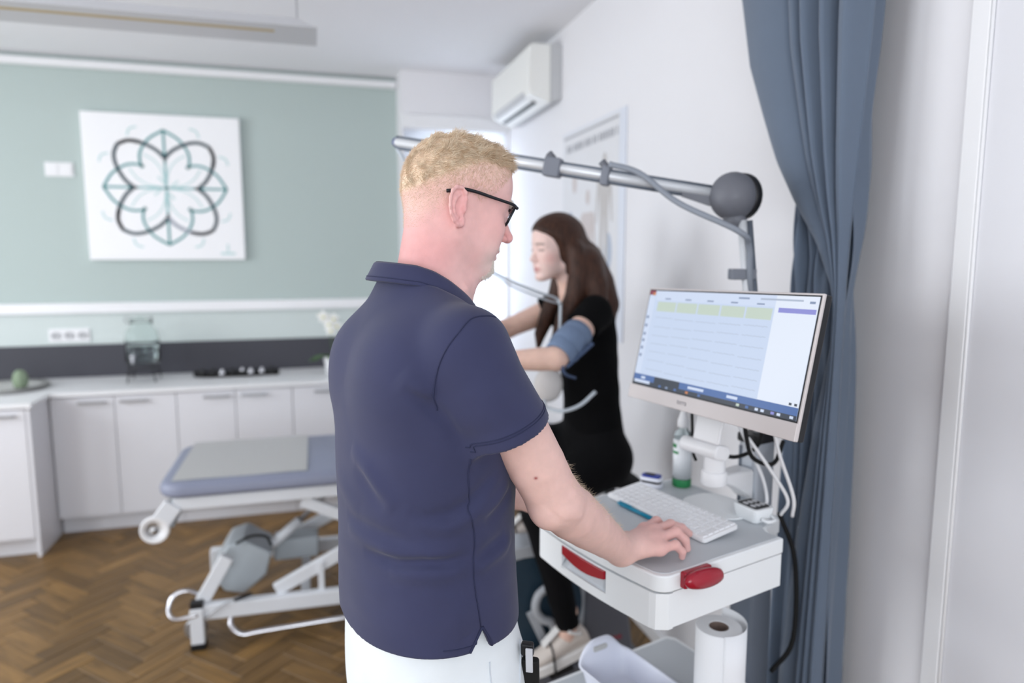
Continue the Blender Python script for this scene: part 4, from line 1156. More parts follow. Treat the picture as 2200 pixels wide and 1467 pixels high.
def mesh_obj(name, V, Fq, m, parent, M=None, colors=None, smooth=True):
    """link a big numpy mesh; V in coordinates that M maps to the world"""
    V = np.asarray(V, float)
    W = root_matrix(parent).inverted() @ (M if M is not None else Matrix()) if parent is not None else (M if M is not None else Matrix())
    A = np.array(W); Vw = V @ A[:3, :3].T + A[:3, 3]
    me = bpy.data.meshes.new(name)
    k = Fq.shape[1]
    me.vertices.add(len(Vw)); me.vertices.foreach_set('co', Vw.astype(np.float32).ravel())
    me.loops.add(Fq.size); me.loops.foreach_set('vertex_index', Fq.astype(np.int32).ravel())
    me.polygons.add(len(Fq)); me.polygons.foreach_set('loop_start', np.arange(0, Fq.size, k, dtype=np.int32))
    me.polygons.foreach_set('loop_total', np.full(len(Fq), k, np.int32))
    me.update(calc_edges=True)
    if smooth: me.polygons.foreach_set('use_smooth', np.ones(len(Fq), bool))
    if colors is not None:
        at = me.color_attributes.new('tint', 'FLOAT_COLOR', 'POINT')
        at.data.foreach_set('color', np.c_[colors, np.ones(len(colors))].astype(np.float32).ravel())
    me.materials.append(MATS[m] if isinstance(m, str) else m)
    o = bpy.data.objects.new(name, me); COL.objects.link(o)
    if parent is not None: o.parent = parent
    return o
def normals_of(V, Fq):
    n = np.cross(V[Fq[:, 2]] - V[Fq[:, 0]], V[Fq[:, 3]] - V[Fq[:, 1]])
    out = np.zeros_like(V)
    for i in range(4): np.add.at(out, Fq[:, i], n)
    return out / np.maximum(np.linalg.norm(out, axis=1, keepdims=True), 1e-12)
def tint_mat(name, rough=.5, bump=.15, bscale=700, sss=.12, spec=.35, bdist=.0008):
    m = mat(name, (200, 160, 150), rough, bump=bump, bscale=bscale, sss=sss, spec=spec, bdist=bdist)
    nt = m.node_tree; a = nt.nodes.new('ShaderNodeVertexColor'); a.layer_name = 'tint'
    n = nt.nodes.new('ShaderNodeTexNoise'); n.inputs['Scale'].default_value = 60; n.inputs['Detail'].default_value = 5
    tc = nt.nodes.new('ShaderNodeTexCoord'); nt.links.new(tc.outputs['Object'], n.inputs['Vector'])
    mr = nt.nodes.new('ShaderNodeMapRange'); mr.inputs['To Min'].default_value = .90; mr.inputs['To Max'].default_value = 1.10
    nt.links.new(n.outputs['Fac'], mr.inputs['Value'])
    mx = nt.nodes.new('ShaderNodeVectorMath'); mx.operation = 'SCALE'
    nt.links.new(a.outputs['Color'], mx.inputs[0]); nt.links.new(mr.outputs[0], mx.inputs['Scale'])
    nt.links.new(mx.outputs[0], m.node_tree.nodes['Principled BSDF'].inputs['Base Color'])
    return m
def L3(*rgb): return np.array([lin(c) for c in rgb])
def blend(C_, col, w): return C_ * (1 - w[:, None]) + col * w[:, None]
def sm(x, a, b):
    t = np.clip((x - a) / (b - a), 0, 1); return t * t * (3 - 2 * t)
def strands(name, roots, dirs, lens, rad, m, parent, M, segs=4, droop=0.0, jit=.25, seed=1, curl=None):
    """many thin tapered hairs as one mesh"""
    r = np.random.RandomState(seed); n = len(roots)
    d = dirs + r.normal(size=(n, 3)) * jit; d /= np.linalg.norm(d, axis=1, keepdims=True)
    up = np.where(np.abs(d[:, 2:3]) < .9, np.array([[0, 0, 1.]]), np.array([[1., 0, 0]]))
    a = np.cross(d, up); a /= np.linalg.norm(a, axis=1, keepdims=True); b = np.cross(d, a)
    V = []; p = roots.copy(); cur = d.copy()
    for s in range(segs + 1):
        t = s / segs; rr = rad * (1 - .75 * t)
        for k in range(3):
            an = 2 * math.pi * k / 3; V.append(p + (a * math.cos(an) + b * math.sin(an)) * (rr[:, None] if isinstance(rr, np.ndarray) else rr))
        if curl is not None: cur = cur + curl * (1.0 / segs)
        cur = cur + np.array([0, 0, -droop / segs]); cur /= np.linalg.norm(cur, axis=1, keepdims=True)
        p = p + cur * (lens / segs)[:, None]
    V = np.stack(V, 1)                       # n, 3(segs+1), 3
    f = []
    for s in range(segs):
        for k in range(3):
            k2 = (k + 1) % 3; f.append((3 * s + k, 3 * s + k2, 3 * s + 3 + k2, 3 * s + 3 + k))
    f = np.array(f); Fq = (f[None] + (np.arange(n) * 3 * (segs + 1))[:, None, None]).reshape(-1, 4)
    return mesh_obj(name, V.reshape(-1, 3), Fq, m, parent, M)

def ear_sdf(P, side):
    """P in head coordinates; side -1 = right ear"""
    c = v3(-.022, side * .0735, -.020)
    ca, sa = math.cos(R(12)), math.sin(R(12))           # tilted backwards
    q = P - c
    x = q[:, 0] * ca + q[:, 2] * sa; z = -q[:, 0] * sa + q[:, 2] * ca; y = q[:, 1] * side
    # flare outwards towards the back edge
    y = y - np.clip(-x, 0, .03) * .55 - .004
    E = (np.stack([x, z, y], 1) / .93).astype(np.float32)
    hx = [(.010, .000, -.002), (.011, .014, .001), (.009, .025, .004), (.001, .033, .005), (-.010, .0335, .005), (-.019, .026, .005), (-.0235, .013, .005), (-.0235, -.002, .005), (-.0195, -.015, .004), (-.012, -.026, .003), (-.003, -.033, .002), (.005, -.031, .001), (.008, -.023, -.001)]
    rd = [.0035, .0036, .0037, .0038, .0038, .0038, .0037, .0036, .0036, .004, .0048, .0046, .0035]
    d = chain(E, hx, rd, .004)
    d = smin(d, elp(E, (-.006, .002, .0), (.0175, .031, .0042)), .005)
    ah = [(-.001, .022, .004), (-.010, .014, .005), (-.0145, .002, .005), (-.0125, -.010, .005), (-.004, -.019, .004)]
    d = smin(d, chain(E, ah, [.0025, .003, .003, .003, .003], .003), .004)
    d = smax(d, -elp(E, (-.0035, -.003, .0065), (.0092, .0140, .0085)), .003)
    d = smax(d, -chain(E, [(.002, .0275, .0065), (-.011, .0265, .0070), (-.0185, .016, .0070), (-.0195, .000, .0070), (-.0165, -.013, .0065)], [.0022] * 5), .003)
    d = smin(d, elp(E, (.0085, -.005, .002), (.0045, .0065, .005)), .004)
    d = smin(d, elp(E, (.000, -.002, -.007), (.012, .020, .008)), .006)
    return d * .93
def head_sdf(P, female=False):
    """head in its own frame: x forward, y left, z up, origin between the eyes' level and ears"""
    Y = np.abs(P[:, 1]); Q = np.stack([P[:, 0], Y, P[:, 2]], 1).astype(np.float32)
    w = .95 if female else 1.0
    d = elp(Q, (-.010, 0, .032), (.096, .0755 * w, .083))
    d = smin(d, elp(Q, (-.030, 0, .005), (.073, .068 * w, .075)), .02)
    d = smin(d, elp(Q, (.036, 0, .035), (.055, .060 * w, .068)), .025)          # forehead
    d = smin(d, elp(Q, (.034, 0, -.040), (.056, .054 * w, .070)), .03)          # face
    d = smin(d, cap(Q, (-.004, .050 * w, -.062), (.066, .015, -.101), .021 if not female else .016, .018 if not female else .014), .03)   # jaw
    d = smin(d, elp(Q, (.054, .037, -.028), (.030, .024, .026)), .02)           # cheek bone
    d = smin(d, elp(Q, (.052, .034, -.058), (.030, .026, .034)), .02)           # cheek
    d = smin(d, elp(Q, (.078, 0, -.103), (.0165, .020, .0155)), .016)           # chin
    d = smin(d, cap(Q, (.081, .010, .017), (.068, .042, .014), .012 if not female else .009, .010), .014)        # brow
    d = smax(d, -elp(Q, (.103, .033, -.001), (.017, .020, .012)), .012)         # socket
    d = smin(d, elp(Q, (.0765, .032, -.0015), (.0122, .0138, .0115)), .003)     # eyeball under lids
    d = smin(d, cap(Q, (.079, .0185, -.0045), (.071, .0455, -.004), .0045, .004), .004)
    # nose
    s = 1.0 if not female else .82
    d = smin(d, cap(Q, (.084, 0, .004), (.084 + .026 * s, 0, -.034), .0075, .0098 * s), .010)
    d = smin(d, elp(Q, (.084 + .0265 * s, 0, -.0365), (.0115 * s, .0105 * s, .0095 * s)), .006)
    d = smin(d, elp(Q, (.096, .0115 * s, -.0415), (.0115, .0075, .0075)), .006)
    d = smax(d, -elp(Q, (.1005, .0065, -.0490), (.006, .0036, .0055)), .003)    # nostril
    # mouth
    d = smin(d, elp(Q, (.080, 0, -.068), (.0165, .024, .016)), .012)
    d = smin(d, cap(Q, (.0965, .004, -.0665), (.083, .024, -.0715), .0046, .0028), .005)
    d = smin(d, cap(Q, (.0935, .003, -.0800), (.082, .022, -.0765), .0056, .003), .005)
    d = smax(d, -cap(Q, (.1015, .0, -.0733), (.088, .026, -.0735), .0012, .0008), .004)
    return d
def hand_sdf(P, wrist, mcps, fingers, thumb, s=1.0, k=.010):
    """palm from the wrist to four knuckles, four finger chains and a thumb, all explicit points"""
    d = None
    for m in mcps:
        e = cap(P, wrist, m, .021 * s, .0125 * s); d = e if d is None else smin(d, e, .016 * s)
    d = smin(d, chain(P, mcps, [.0115 * s] * 4, .008), .012)
    for i, fg in enumerate(fingers):
        r0 = (.0105, .0108, .0102, .0088)[i] * s
        e = chain(P, [mcps[i]] + list(fg), [r0 * 1.12, r0, r0 * .9, r0 * .74], .003)
        for kn in (0,): e = smin(e, elp(P, fg[kn], (r0 * 1.06,) * 3), .004)
        d = smin(d, e, .0065)
    e = chain(P, thumb, [.017 * s, .0135 * s, .0118 * s, .0088 * s], .006)
    return smin(d, e, .014)
# ================================================================== the standing person
MAN = Matrix.Translation((.184, 1.169, 0)) @ Matrix.Rotation(R(13), 4, 'Z')     # x forward, y left
def mw(p): return MAN @ Vector(p)
person = thing('person', 'person in navy polo shirt and white trousers standing with one hand on the cart', 'person', (.184, 1.169, 0), rotz=R(13))
HP = R(15)                                   # head bowed
HC_ = v3(.0600, .0, 1.6925)
HS = .945
ch_, sh_ = math.cos(HP), math.sin(HP)
HT = R(-4); ct_, st_ = math.cos(HT), math.sin(HT)      # slight turn
HR = np.array([[ch_, 0, sh_], [0, 1, 0], [-sh_, 0, ch_]], np.float32)
HR = np.array([[ct_, -st_, 0], [st_, ct_, 0], [0, 0, 1]], np.float32) @ HR
HEAD = MAN @ Matrix.Translation(HC_.tolist()) @ Matrix([list(map(float, r)) for r in HR]).to_4x4() @ Matrix.Scale(HS, 4)
def to_head(P): return ((P - HC_) @ HR) / HS
S_R, E_R, W_R = (.0, -.185, 1.468), (.1475, -.179, 1.203), (.358, -.088, 1.037)
S_L, E_L, W_L = (.0, .185, 1.468), (.065, .225, 1.20), (.295, .204, 1.066)
mcpR = [(.452, -.045, 1.044), (.457, -.069, 1.048), (.449, -.093, 1.043), (.434, -.113, 1.033)]
finR = [[(.496, -.030, 1.047), (.520, -.022, 1.030), (.535, -.018, 1.012)], [(.506, -.062, 1.049), (.543, -.055, 1.033), (.570, -.050, 1.0135)],
        [(.492, -.094, 1.049), (.511, -.100, 1.030), (.515, -.103, 1.012)], [(.465, -.123, 1.038), (.480, -.126, 1.022), (.482, -.124, 1.0105)]]
thR = [(.385, -.062, 1.028), (.425, -.022, 1.022), (.458, -.008, 1.016), (.486, .000, 1.0125)]
mcpL = [(.372, .178, 1.034), (.376, .200, 1.038), (.372, .222, 1.035), (.362, .242, 1.028)]
finL = [[(.412, .172, 1.030), (.432, .170, 1.016), (.445, .168, 1.011)], [(.420, .200, 1.033), (.444, .200, 1.018), (.458, .200, 1.011)],
        [(.414, .226, 1.030), (.436, .228, 1.016), (.449, .229, 1.011)], [(.396, .250, 1.024), (.412, .254, 1.014), (.423, .256, 1.010)]]
thL = [(.312, .180, 1.048), (.345, .155, 1.034), (.366, .142, 1.022), (.385, .136, 1.013)]
def body_fn(P):
    H = to_head(P)
    d = boxed(H, (-.12, -.10, -.13), (.13, .10, .125), lambda Q: smin(smin(head_sdf(Q), ear_sdf(Q, -1), .004), ear_sdf(Q, 1), .004), .06) * HS
    # neck with the soft fold under the jaw
    nk = cap(P, (.024, 0, 1.645), (-.002, 0, 1.505), .0585, .061)
    nk = smin(nk, cap(P, (.075, 0, 1.575), (.035, 0, 1.53), .028, .045), .03)
    nk = nk - ridge(P, [(.055, -.062, 1.62), (.045, -.068, 1.58), (.050, -.055, 1.54)], .008, .0025) + ridge(P, [(.032, -.068, 1.60), (.030, -.066, 1.56), (.042, -.060, 1.53)], .003, .002)
    d = smin(d, nk, .022)
    d = smin(d, loft(P, [(1.37, .155, .10, -.01), (1.42, .155, .095, -.015), (1.49, .12, .07, -.01), (1.53, .065, .05, -.005)], 2.2), .04)
    for S, E, W in ((S_R, E_R, W_R), (S_L, E_L, W_L)):
        S, E, W = map(np.array, (S, E, W))
        def arm(Q):
            a = chain(Q, [S, S + (E - S) * .45, S + (E - S) * .75, E], [.046, .047, .0465, .0445], .002)
            fo = W - E
            b = chain(Q, [E, E + fo * .22, E + fo * .45, E + fo * .75, W], [.0445, .0455, .0420, .0345, .0290], .002)
            a = smin(a, b, .012)
            if S[1] < 0:
                back = np.array([-.030, -.012, -.018])
                a = smin(a, elp(Q, E + back * .75, (.019, .022, .022)), .018)            # elbow
                a = a + ridge(Q, [E + v3(-.035, -.040, .000), E + v3(-.012, -.046, -.022), E + v3(.020, -.046, -.030)], .004, .0022)
                a = a + ridge(Q, [E + v3(-.030, -.040, -.012), E + v3(-.002, -.045, -.034)], .0035, .0014)
                a = a - ridge(Q, [E + v3(.0, -.040, -.008), E + v3(.020, -.042, -.018)], .012, .003)
            # flattened wrist, wrist bone
            a = smin(a, elp(Q, W + v3(-.01, -.016 if S[1] < 0 else .016, .012), (.015, .013, .012)), .012)
            return a
        lo = np.minimum(np.minimum(S, E), W) - .06; hi = np.maximum(np.maximum(S, E), W) + .06
        d = smin(d, boxed(P, lo, hi, arm), .015)
    d = smin(d, boxed(P, (.33, -.16, .98), (.60, .03, 1.08), lambda Q: np.maximum(hand_sdf(Q, W_R, mcpR, finR, thR), 1.0012 - Q[:, 2]) if False else hand_sdf(Q, W_R, mcpR, finR, thR)), .012)
    d = smin(d, boxed(P, (.26, .11, .98), (.48, .28, 1.09), lambda Q: hand_sdf(Q, W_L, mcpL, finL, thL)), .012)
    return d
BV, BF = mesh_sdf(body_fn, (-.16, -.27, 0.985), (.62, .31, 1.84), .0020)
HV = ((BV - HC_) @ HR) / HS
# skin tones
col = np.tile(L3(227, 189, 180), (len(BV), 1))
z, x, y = BV[:, 2], BV[:, 0], BV[:, 1]
headw = sm(z, 1.50, 1.56)
col = blend(col, L3(230, 184, 179), headw)
neck = np.exp(-((z - 1.60) / .055) ** 2) * sm(-HV[:, 0], -.02, .04) * headw
col = blend(col, L3(222, 158, 156), np.clip(neck * .75, 0, 1))
col = blend(col, L3(232, 178, 174), .55 * np.exp(-(((HV[:, 0] - .055) / .035) ** 2 + ((HV[:, 2] + .035) / .04) ** 2)) * headw)
earm = np.exp(-(((HV[:, 0] + .016) / .025) ** 2 + ((HV[:, 2] + .02) / .04) ** 2)) * sm(np.abs(HV[:, 1]), .072, .08)
col = blend(col, L3(236, 172, 170), np.clip(earm * .8, 0, 1) * headw)
col = blend(col, L3(226, 150, 148), np.exp(-(((HV[:, 0] - .108) / .02) ** 2 + ((HV[:, 2] + .042) / .018) ** 2)) * headw * .7)
lip = np.exp(-(((HV[:, 2] + .0735) / .007) ** 2 + (HV[:, 1] / .024) ** 2)) * sm(HV[:, 0], .08, .09) * headw
col = blend(col, L3(206, 124, 122), lip * .7)
stub = np.exp(-(((HV[:, 2] + .095) / .03) ** 2)) * sm(HV[:, 0], .035, .07) * headw
col = blend(col, L3(236, 222, 212), stub * .45)
scalp = sm(HV[:, 2] - (.055 + .02 * np.clip(HV[:, 0] / .1, -1, 1)) , -.055, .02) * sm(-HV[:, 0], -.085, -.06) * headw
col = blend(col, L3(234, 200, 190), scalp * .7)
hnd = sm(x, .36, .46) * (1 - headw)
col = blend(col, L3(228, 172, 168), hnd * .55)
col = blend(col, L3(150, 60, 58), np.exp(-(((x - .086) / .0026) ** 2 + ((z - 1.262) / .0026) ** 2)) * (y < -.21))
# ---------------------------------------------------------------- hair
mat('hair_blond', (250, 234, 210), .5, rgb2=(222, 191, 156), vscale=110, spec=.4)
mat('hair_fade', (238, 214, 190), .6)
mat('hair_grey', (250, 244, 234), .5, spec=.4)
rs_ = np.random.RandomState(5)
Nn = normals_of(BV, BF); Hn = (Nn @ HR)
isH = (z > 1.56)
hx, hy, hz = HV[:, 0], HV[:, 1], HV[:, 2]
# height of the hair line around the head
line = np.interp(hx, [-.11, -.075, -.055, -.03, -.006, .012, .022, .045, .065, .078, .09], [-.075, -.070, -.05, -.015, .010, .004, .0, .030, .062, .074, .078])
inh = isH & (hz > line) & ~((np.abs(hy) > .079) & (hz < .02)) & (hx < .092)
thick = sm(hz, .056 - .030 * 0 + np.interp(hx, [-.11, -.06, 0, .05, .09], [-.085, -.045, .002, .014, .018]), .084 + np.interp(hx, [-.11, -.06, 0, .05, .09], [-.080, -.040, .0, .004, .004]))
idx = np.where(inh)[0]
col = blend(col, L3(244, 220, 192), inh * np.clip(.22 + 1.2 * thick, 0, .95) * sm(hz - line, .0, .045))
tint_mat('skin_fair', rough=.5)
skin = mesh_obj('body', BV, BF, 'skin_fair', person, MAN, col)

def sample(idx, wgt, n):
    p = wgt / wgt.sum(); return rs_.choice(idx, n, p=p)
# long hair on the crown
w_ = np.clip(thick[idx], 0, 1) ** 1.5 + 1e-6
pick = sample(idx, w_, 24000)
rt = HV[pick] + rs_.normal(size=(len(pick), 3)) * .0012
nm = Hn[pick]
tuft = np.stack([vnoise(rt.astype(np.float32), 210, 1), vnoise(rt.astype(np.float32), 210, 2), vnoise(rt.astype(np.float32), 210, 3)], 1)
dirn = nm * .55 + np.array([.50, 0, .12]) + tuft * .72
dirn /= np.linalg.norm(dirn, axis=1, keepdims=True)
ln = (.005 + .0155 * thick[pick] * (.40 + .60 * sm(hx[pick], -.085, .03))) * rs_.uniform(.6, 1.1, len(pick)) * (1.0 + .55 * vnoise(rt.astype(np.float32), 260, 9))
strands('hair', rt - nm * .001, dirn, ln, .00048, 'hair_blond', person, HEAD, jit=.16, droop=.35, curl=-nm * .55 + np.array([.15, 0, 0]))
# cropped hair at the sides and the back
w_ = (1.0 - .6 * thick[idx]) * (.12 + sm(hz[idx], -.06, .05) + .5 * sm(-hx[idx], .02, .09))
pick = sample(idx, w_, 30000)
rt = HV[pick] + rs_.normal(size=(len(pick), 3)) * .0012; nm = Hn[pick]
dirn = nm * .45 + np.array([-.25, 0, -.75]); dirn[:, 0] += .5 * (hx[pick] > .03)
dirn /= np.linalg.norm(dirn, axis=1, keepdims=True)
ln = (.0020 + .0055 * sm(hz[pick], -.05, .06) * (1 - .6 * sm(hx[pick], .0, .05))) * rs_.uniform(.7, 1.2, len(pick))
strands('cropped_hair', rt - nm * .0006, dirn, ln, .00017, 'hair_fade', person, HEAD, segs=2, jit=.22)
# goatee, moustache and eyebrows
goat = isH & (((hx > .062) & (hz < -.086) & (np.abs(hy) < .030) & (hz > -.125)) | ((hx > .084) & (np.abs(hz + .0595) < .0055) & (np.abs(hy) < .028)))
gi_ = np.where(goat)[0]; pick = rs_.choice(gi_, 1300)
rt = HV[pick]; nm = Hn[pick]; dirn = nm * .6 + np.array([.1, 0, -.8]); dirn /= np.linalg.norm(dirn, axis=1, keepdims=True)
strands('beard', rt, dirn, rs_.uniform(.003, .007, len(pick)), .00032, 'hair_grey', person, HEAD, segs=2, jit=.3)
brw = isH & (hx > .055) & (np.abs(hz - .0185 - .06 * (0.0)) < .005) & (np.abs(np.abs(hy) - .030) < .020)
bi_ = np.where(brw)[0]; pick = rs_.choice(bi_, 700)
rt = HV[pick]; nm = Hn[pick]; dirn = nm * .4 + np.array([0, 0, .2]); dirn[:, 1] += np.sign(hy[pick]) * .8; dirn /= np.linalg.norm(dirn, axis=1, keepdims=True)
strands('eyebrows', rt, dirn, rs_.uniform(.005, .009, len(pick)), .00035, 'hair_grey', person, HEAD, segs=2, jit=.2)
# fine hair on the forearm edge
arm_i = np.where((z < 1.27) & (z > 1.06) & (y < -.06) & (x > .08) & (x < .34) & (Nn[:, 2] > .25))[0]
pick = rs_.choice(arm_i, 900); dirn = Nn[pick] * .6 + np.array([.5, .2, -.4]); dirn /= np.linalg.norm(dirn, axis=1, keepdims=True)
strands('arm_hair', BV[pick], dirn, rs_.uniform(.006, .013, len(pick)), .00012, 'hair_blond', person, MAN, segs=3, jit=.3)

# ---------------------------------------------------------------- glasses
mat('frame_black', (16, 20, 28), .3); mat('lens_glass', (245, 250, 252), .02, trans=1.0, ior=1.02)
gl = thing('eyeglasses', 'black-framed eyeglasses worn by the person at the cart', 'glasses', tuple(HEAD.translation))
def hp(p): return HEAD @ Vector(p)
for s in (-1, 1):
    fw = []
    for i in range(28):
        a = 2 * math.pi * i / 28; c, q = math.cos(a), math.sin(a)
        yy_ = s * (.034 + .0265 * abs(c) ** .75 * (1 if c > 0 else -1)); zz_ = -.004 + .0200 * abs(q) ** .75 * (1 if q > 0 else -1)
        fw.append((.0935 - .010 * (abs(yy_) / .06) ** 2 + .26 * zz_, yy_, zz_))
    MB().tube([hp(p) for p in fw], .0023, 8, closed=True).build('rim', 'frame_black', gl, smooth=True)
    lm = MB(); lm.add([hp(p) for p in fw] , [tuple(range(28))]); lm.build('lens', 'lens_glass', gl)
    MB().tube([hp((.0945, s * .008, .003)), hp((.0955, 0, .005))], .0018, 8).build('bridge', 'frame_black', gl, smooth=True)
    tp_ = spline([(.0880, s * .0610, .012), (.082, s * .0690, .0125), (.070, s * .0735, .013), (.03, s * .0770, .0125), (.004, s * .0785, .0125), (-.020, s * .0785, .0105), (-.036, s * .0772, .004), (-.050, s * .0765, -.001)], 5)
    n_ = len(tp_)
    MB().tube([hp(p) for p in tp_], [.0023 + .0009 * (i / n_) for i in range(n_)], 8).build('temple', 'frame_black', gl, smooth=True)
    MB().tube([hp((.0880, s * .0610, .012)), hp((.0915, s * .0590, .0115))], .0030, 8).build('hinge', 'frame_black', gl, smooth=True)

# ---------------------------------------------------------------- polo shirt
mat('polo_navy', (51, 54, 85), .9, bump=.35, bscale=1500, var=.06, vscale=9, sheen=.12, bdist=.0006)
mat('polo_seam', (40, 44, 74), .85)
SLV_E = np.array([.060, -.190, 1.340]); SLV_L = np.array([.036, .200, 1.325])
TK = [(.90, .190, .146, -.008), (.97, .192, .147, -.008), (1.05, .190, .145, -.010), (1.14, .186, .142, -.011), (1.28, .194, .143, -.010), (1.39, .204, .137, -.010), (1.46, .194, .118, -.012), (1.51, .135, .088, -.014), (1.540, .092, .078, -.009), (1.560, .080, .074, -.005)]
FOLDS = [  # polylines on the shirt (local), width, height
    ([(-.107, -.170, 1.415), (-.089, -.184, 1.396), (-.067, -.194, 1.378), (-.052, -.200, 1.362), (-.034, -.200, 1.337)], .007, -.0055),
    ([(-.110, -.165, 1.432), (-.092, -.180, 1.412), (-.072, -.192, 1.395)], .014, .0035),
    ([(-.150, -.047, 1.300), (-.141, -.095, 1.276), (-.130, -.119, 1.249), (-.112, -.143, 1.222)], .011, .0045),
    ([(-.150, -.060, 1.275), (-.138, -.100, 1.250), (-.122, -.130, 1.225)], .012, -.0030),
    ([(-.098, -.157, 1.223), (-.081, -.169, 1.212), (-.044, -.184, 1.214), (-.012, -.190, 1.229), (.013, -.191, 1.254), (.036, -.187, 1.272)], .008, -.0040),
    ([(-.098, -.160, 1.203), (-.044, -.186, 1.197), (-.008, -.190, 1.210), (.020, -.191, 1.240), (.042, -.185, 1.262)], .011, .0035),
    ([(-.151, -.020, 1.182), (-.140, -.090, 1.178), (-.123, -.124, 1.174), (-.082, -.167, 1.165)], .009, -.0038),
    ([(-.151, -.020, 1.164), (-.123, -.124, 1.158), (-.070, -.176, 1.156), (-.020, -.190, 1.160)], .010, .0042),
    ([(-.143, -.075, 1.141), (-.132, -.106, 1.139), (-.110, -.142, 1.136), (-.082, -.168, 1.142), (-.049, -.183, 1.140), (-.023, -.187, 1.144), (-.008, -.187, 1.146)], .0065, -.0065),
    ([(-.120, -.128, 1.122), (-.085, -.165, 1.124), (-.049, -.183, 1.124), (-.015, -.188, 1.128)], .010, .0040),
    ([(-.006, -.188, 1.118), (.025, -.184, 1.132), (.057, -.171, 1.139), (.080, -.155, 1.150)], .008, .0045),
    ([(.000, -.189, 1.134), (.030, -.184, 1.148), (.060, -.170, 1.158)], .008, -.0045),
    ([(.005, -.189, 1.205), (.038, -.183, 1.224), (.066, -.168, 1.245)], .008, .0042),
    ([(.015, -.189, 1.190), (.048, -.180, 1.208), (.075, -.162, 1.228)], .009, -.0035),
    ([(-.155, .04, 1.235), (-.153, -.01, 1.225), (-.145, -.07, 1.205)], .014, .0025),
    ([(-.02, -.190, 1.085), (-.03, -.189, 1.050), (-.02, -.191, 1.02)], .016, .0025),
]
def shirt_fn(P):
    d = loft(P, TK, 2.25)
    for s in (-1, 1):
        d = smin(d, cap(P, (-.020, s * .05, 1.515), (-.012, s * .165, 1.466), .050, .052), .03)
        d = smin(d, elp(P, (-.066, s * .085, 1.40), (.072, .085, .095)), .04)      # shoulder blades
    E_ = SLV_E
    nr = v3(.40, .03, -.90); nr = nr / np.linalg.norm(nr)
    cut = (P - E_.astype(np.float32)) @ nr
    sl = chain(P, [(-.004, -.172, 1.462), (.012, -.184, 1.41), E_ + v3(-.010, 0, .0), E_ + v3(.022, .0, -.075)], [.064, .066, .0675, .069])
    sl = np.maximum(sl, cut)
    sl = np.maximum(sl, -np.maximum(chain(P, [E_ + v3(-.018, 0, .045), E_ + v3(-.006, 0, 0), E_ + v3(.03, 0, -.08)], [.048, .0600, .062]), -(cut + .04)))
    d = smin(d, sl, .020)
    d = smin(d, chain(P, [(-.006, .178, 1.462), (.010, .192, 1.41), SLV_L], [.060, .062, .062], .01), .03)
    dd = d
    fm = np.where((np.abs(d) < .03) & (P[:, 2] > 1.0) & (P[:, 2] < 1.46) & (P[:, 1] < .08))[0]
    if len(fm):
        Q = P[fm]; acc = np.zeros(len(fm), np.float32)
        for pts, w, a in FOLDS: acc += ridge(Q, pts, w * 1.35, a * 1.4, True)
        dd = d.copy(); dd[fm] -= acc
    wv = vnoise(P * v3(1, 1, 1.6), 26, 11) * .0018 + vnoise(P * v3(1, 1, 2.2), 60, 12) * .0008
    dd = dd - wv * sm(1.45 - P[:, 2], 0, .12)
    # armpit pull on the sleeve
    dd = dd - ridge(P, [(-.045, -.175, 1.36), (-.02, -.215, 1.37), (.01, -.245, 1.40)], .016, .003)
    dd = dd - ridge(P, [(.035, -.25, 1.36), (.0, -.235, 1.345), (-.03, -.20, 1.335)], .014, -.002)
    # hem and side vent
    dd = np.maximum(dd, .988 - P[:, 2])
    t = (P[:, 2] - .988) / .036
    vent = np.maximum(np.maximum(np.abs(P[:, 0] - .006 - .002 * t) - .017 * (1 - t), P[:, 1] + .13), P[:, 2] - 1.024)
    dd = np.maximum(dd, -vent)
    zt_ = np.interp(P[:, 0], [-.10, -.084, -.044, -.019, .006, .030, .062, .09], [1.572, 1.570, 1.562, 1.552, 1.538, 1.521, 1.500, 1.484]).astype(np.float32)
    dd = np.where(np.abs(P[:, 1]) < .13, smax(dd, P[:, 2] - zt_, .006), dd)
    # neck opening and hollow bottom
    dd = smax(dd, -cap(P, (.004, 0, 1.605), (.004, 0, 1.72), .074, .080), .004)
    dd = np.maximum(dd, -np.maximum(loft(P, [(k[0] - .02, k[1] - .010, k[2] - .010, k[3]) for k in TK[:4]], 2.25), P[:, 2] - 1.04))
    return dd
SV, SF = mesh_sdf(shirt_fn, (-.25, -.31, .93), (.24, .31, 1.64), .0030)
shirt = mesh_obj('polo_shirt', SV, SF, 'polo_navy', person, MAN)
part_label(shirt, 'washed navy short-sleeved polo shirt')
# project a polyline onto the shirt surface (numerical steps along the gradient) for the seams
def on_shirt(pts, n=8, lift=.0004):
    P = np.array([tuple(p) for p in spline(pts, n)], np.float32)
    for _ in range(10):
        v = shirt_fn(P); g = np.stack([(shirt_fn(P + e) - v) / .002 for e in np.eye(3, dtype=np.float32) * .002], 1)
        P = P - (v - lift)[:, None] * g / np.maximum((g * g).sum(1), .25)[:, None]
    return P
def seam(pts, r=.0011, name='seam', n=8):
    P = on_shirt(pts, n); MB().tube([mw(p.tolist()) for p in P], r, 6).build(name, 'polo_seam', shirt, smooth=True)
seam([(.030, -.200, 1.512), (.006, -.209, 1.515), (-.018, -.213, 1.513), (-.040, -.217, 1.494), (-.056, -.213, 1.473), (-.065, -.202, 1.444), (-.069, -.194, 1.412), (-.070, -.193, 1.390), (-.066, -.195, 1.377)], name='armhole_seam')
seam([(-.015, -.201, 1.303), (-.016, -.194, 1.271), (-.011, -.190, 1.234), (-.015, -.189, 1.221), (-.005, -.188, 1.186), (-.003, -.187, 1.158), (-.005, -.187, 1.140), (-.005, -.189, 1.109), (.0, -.190, 1.062), (.005, -.192, 1.028)], name='side_seam')
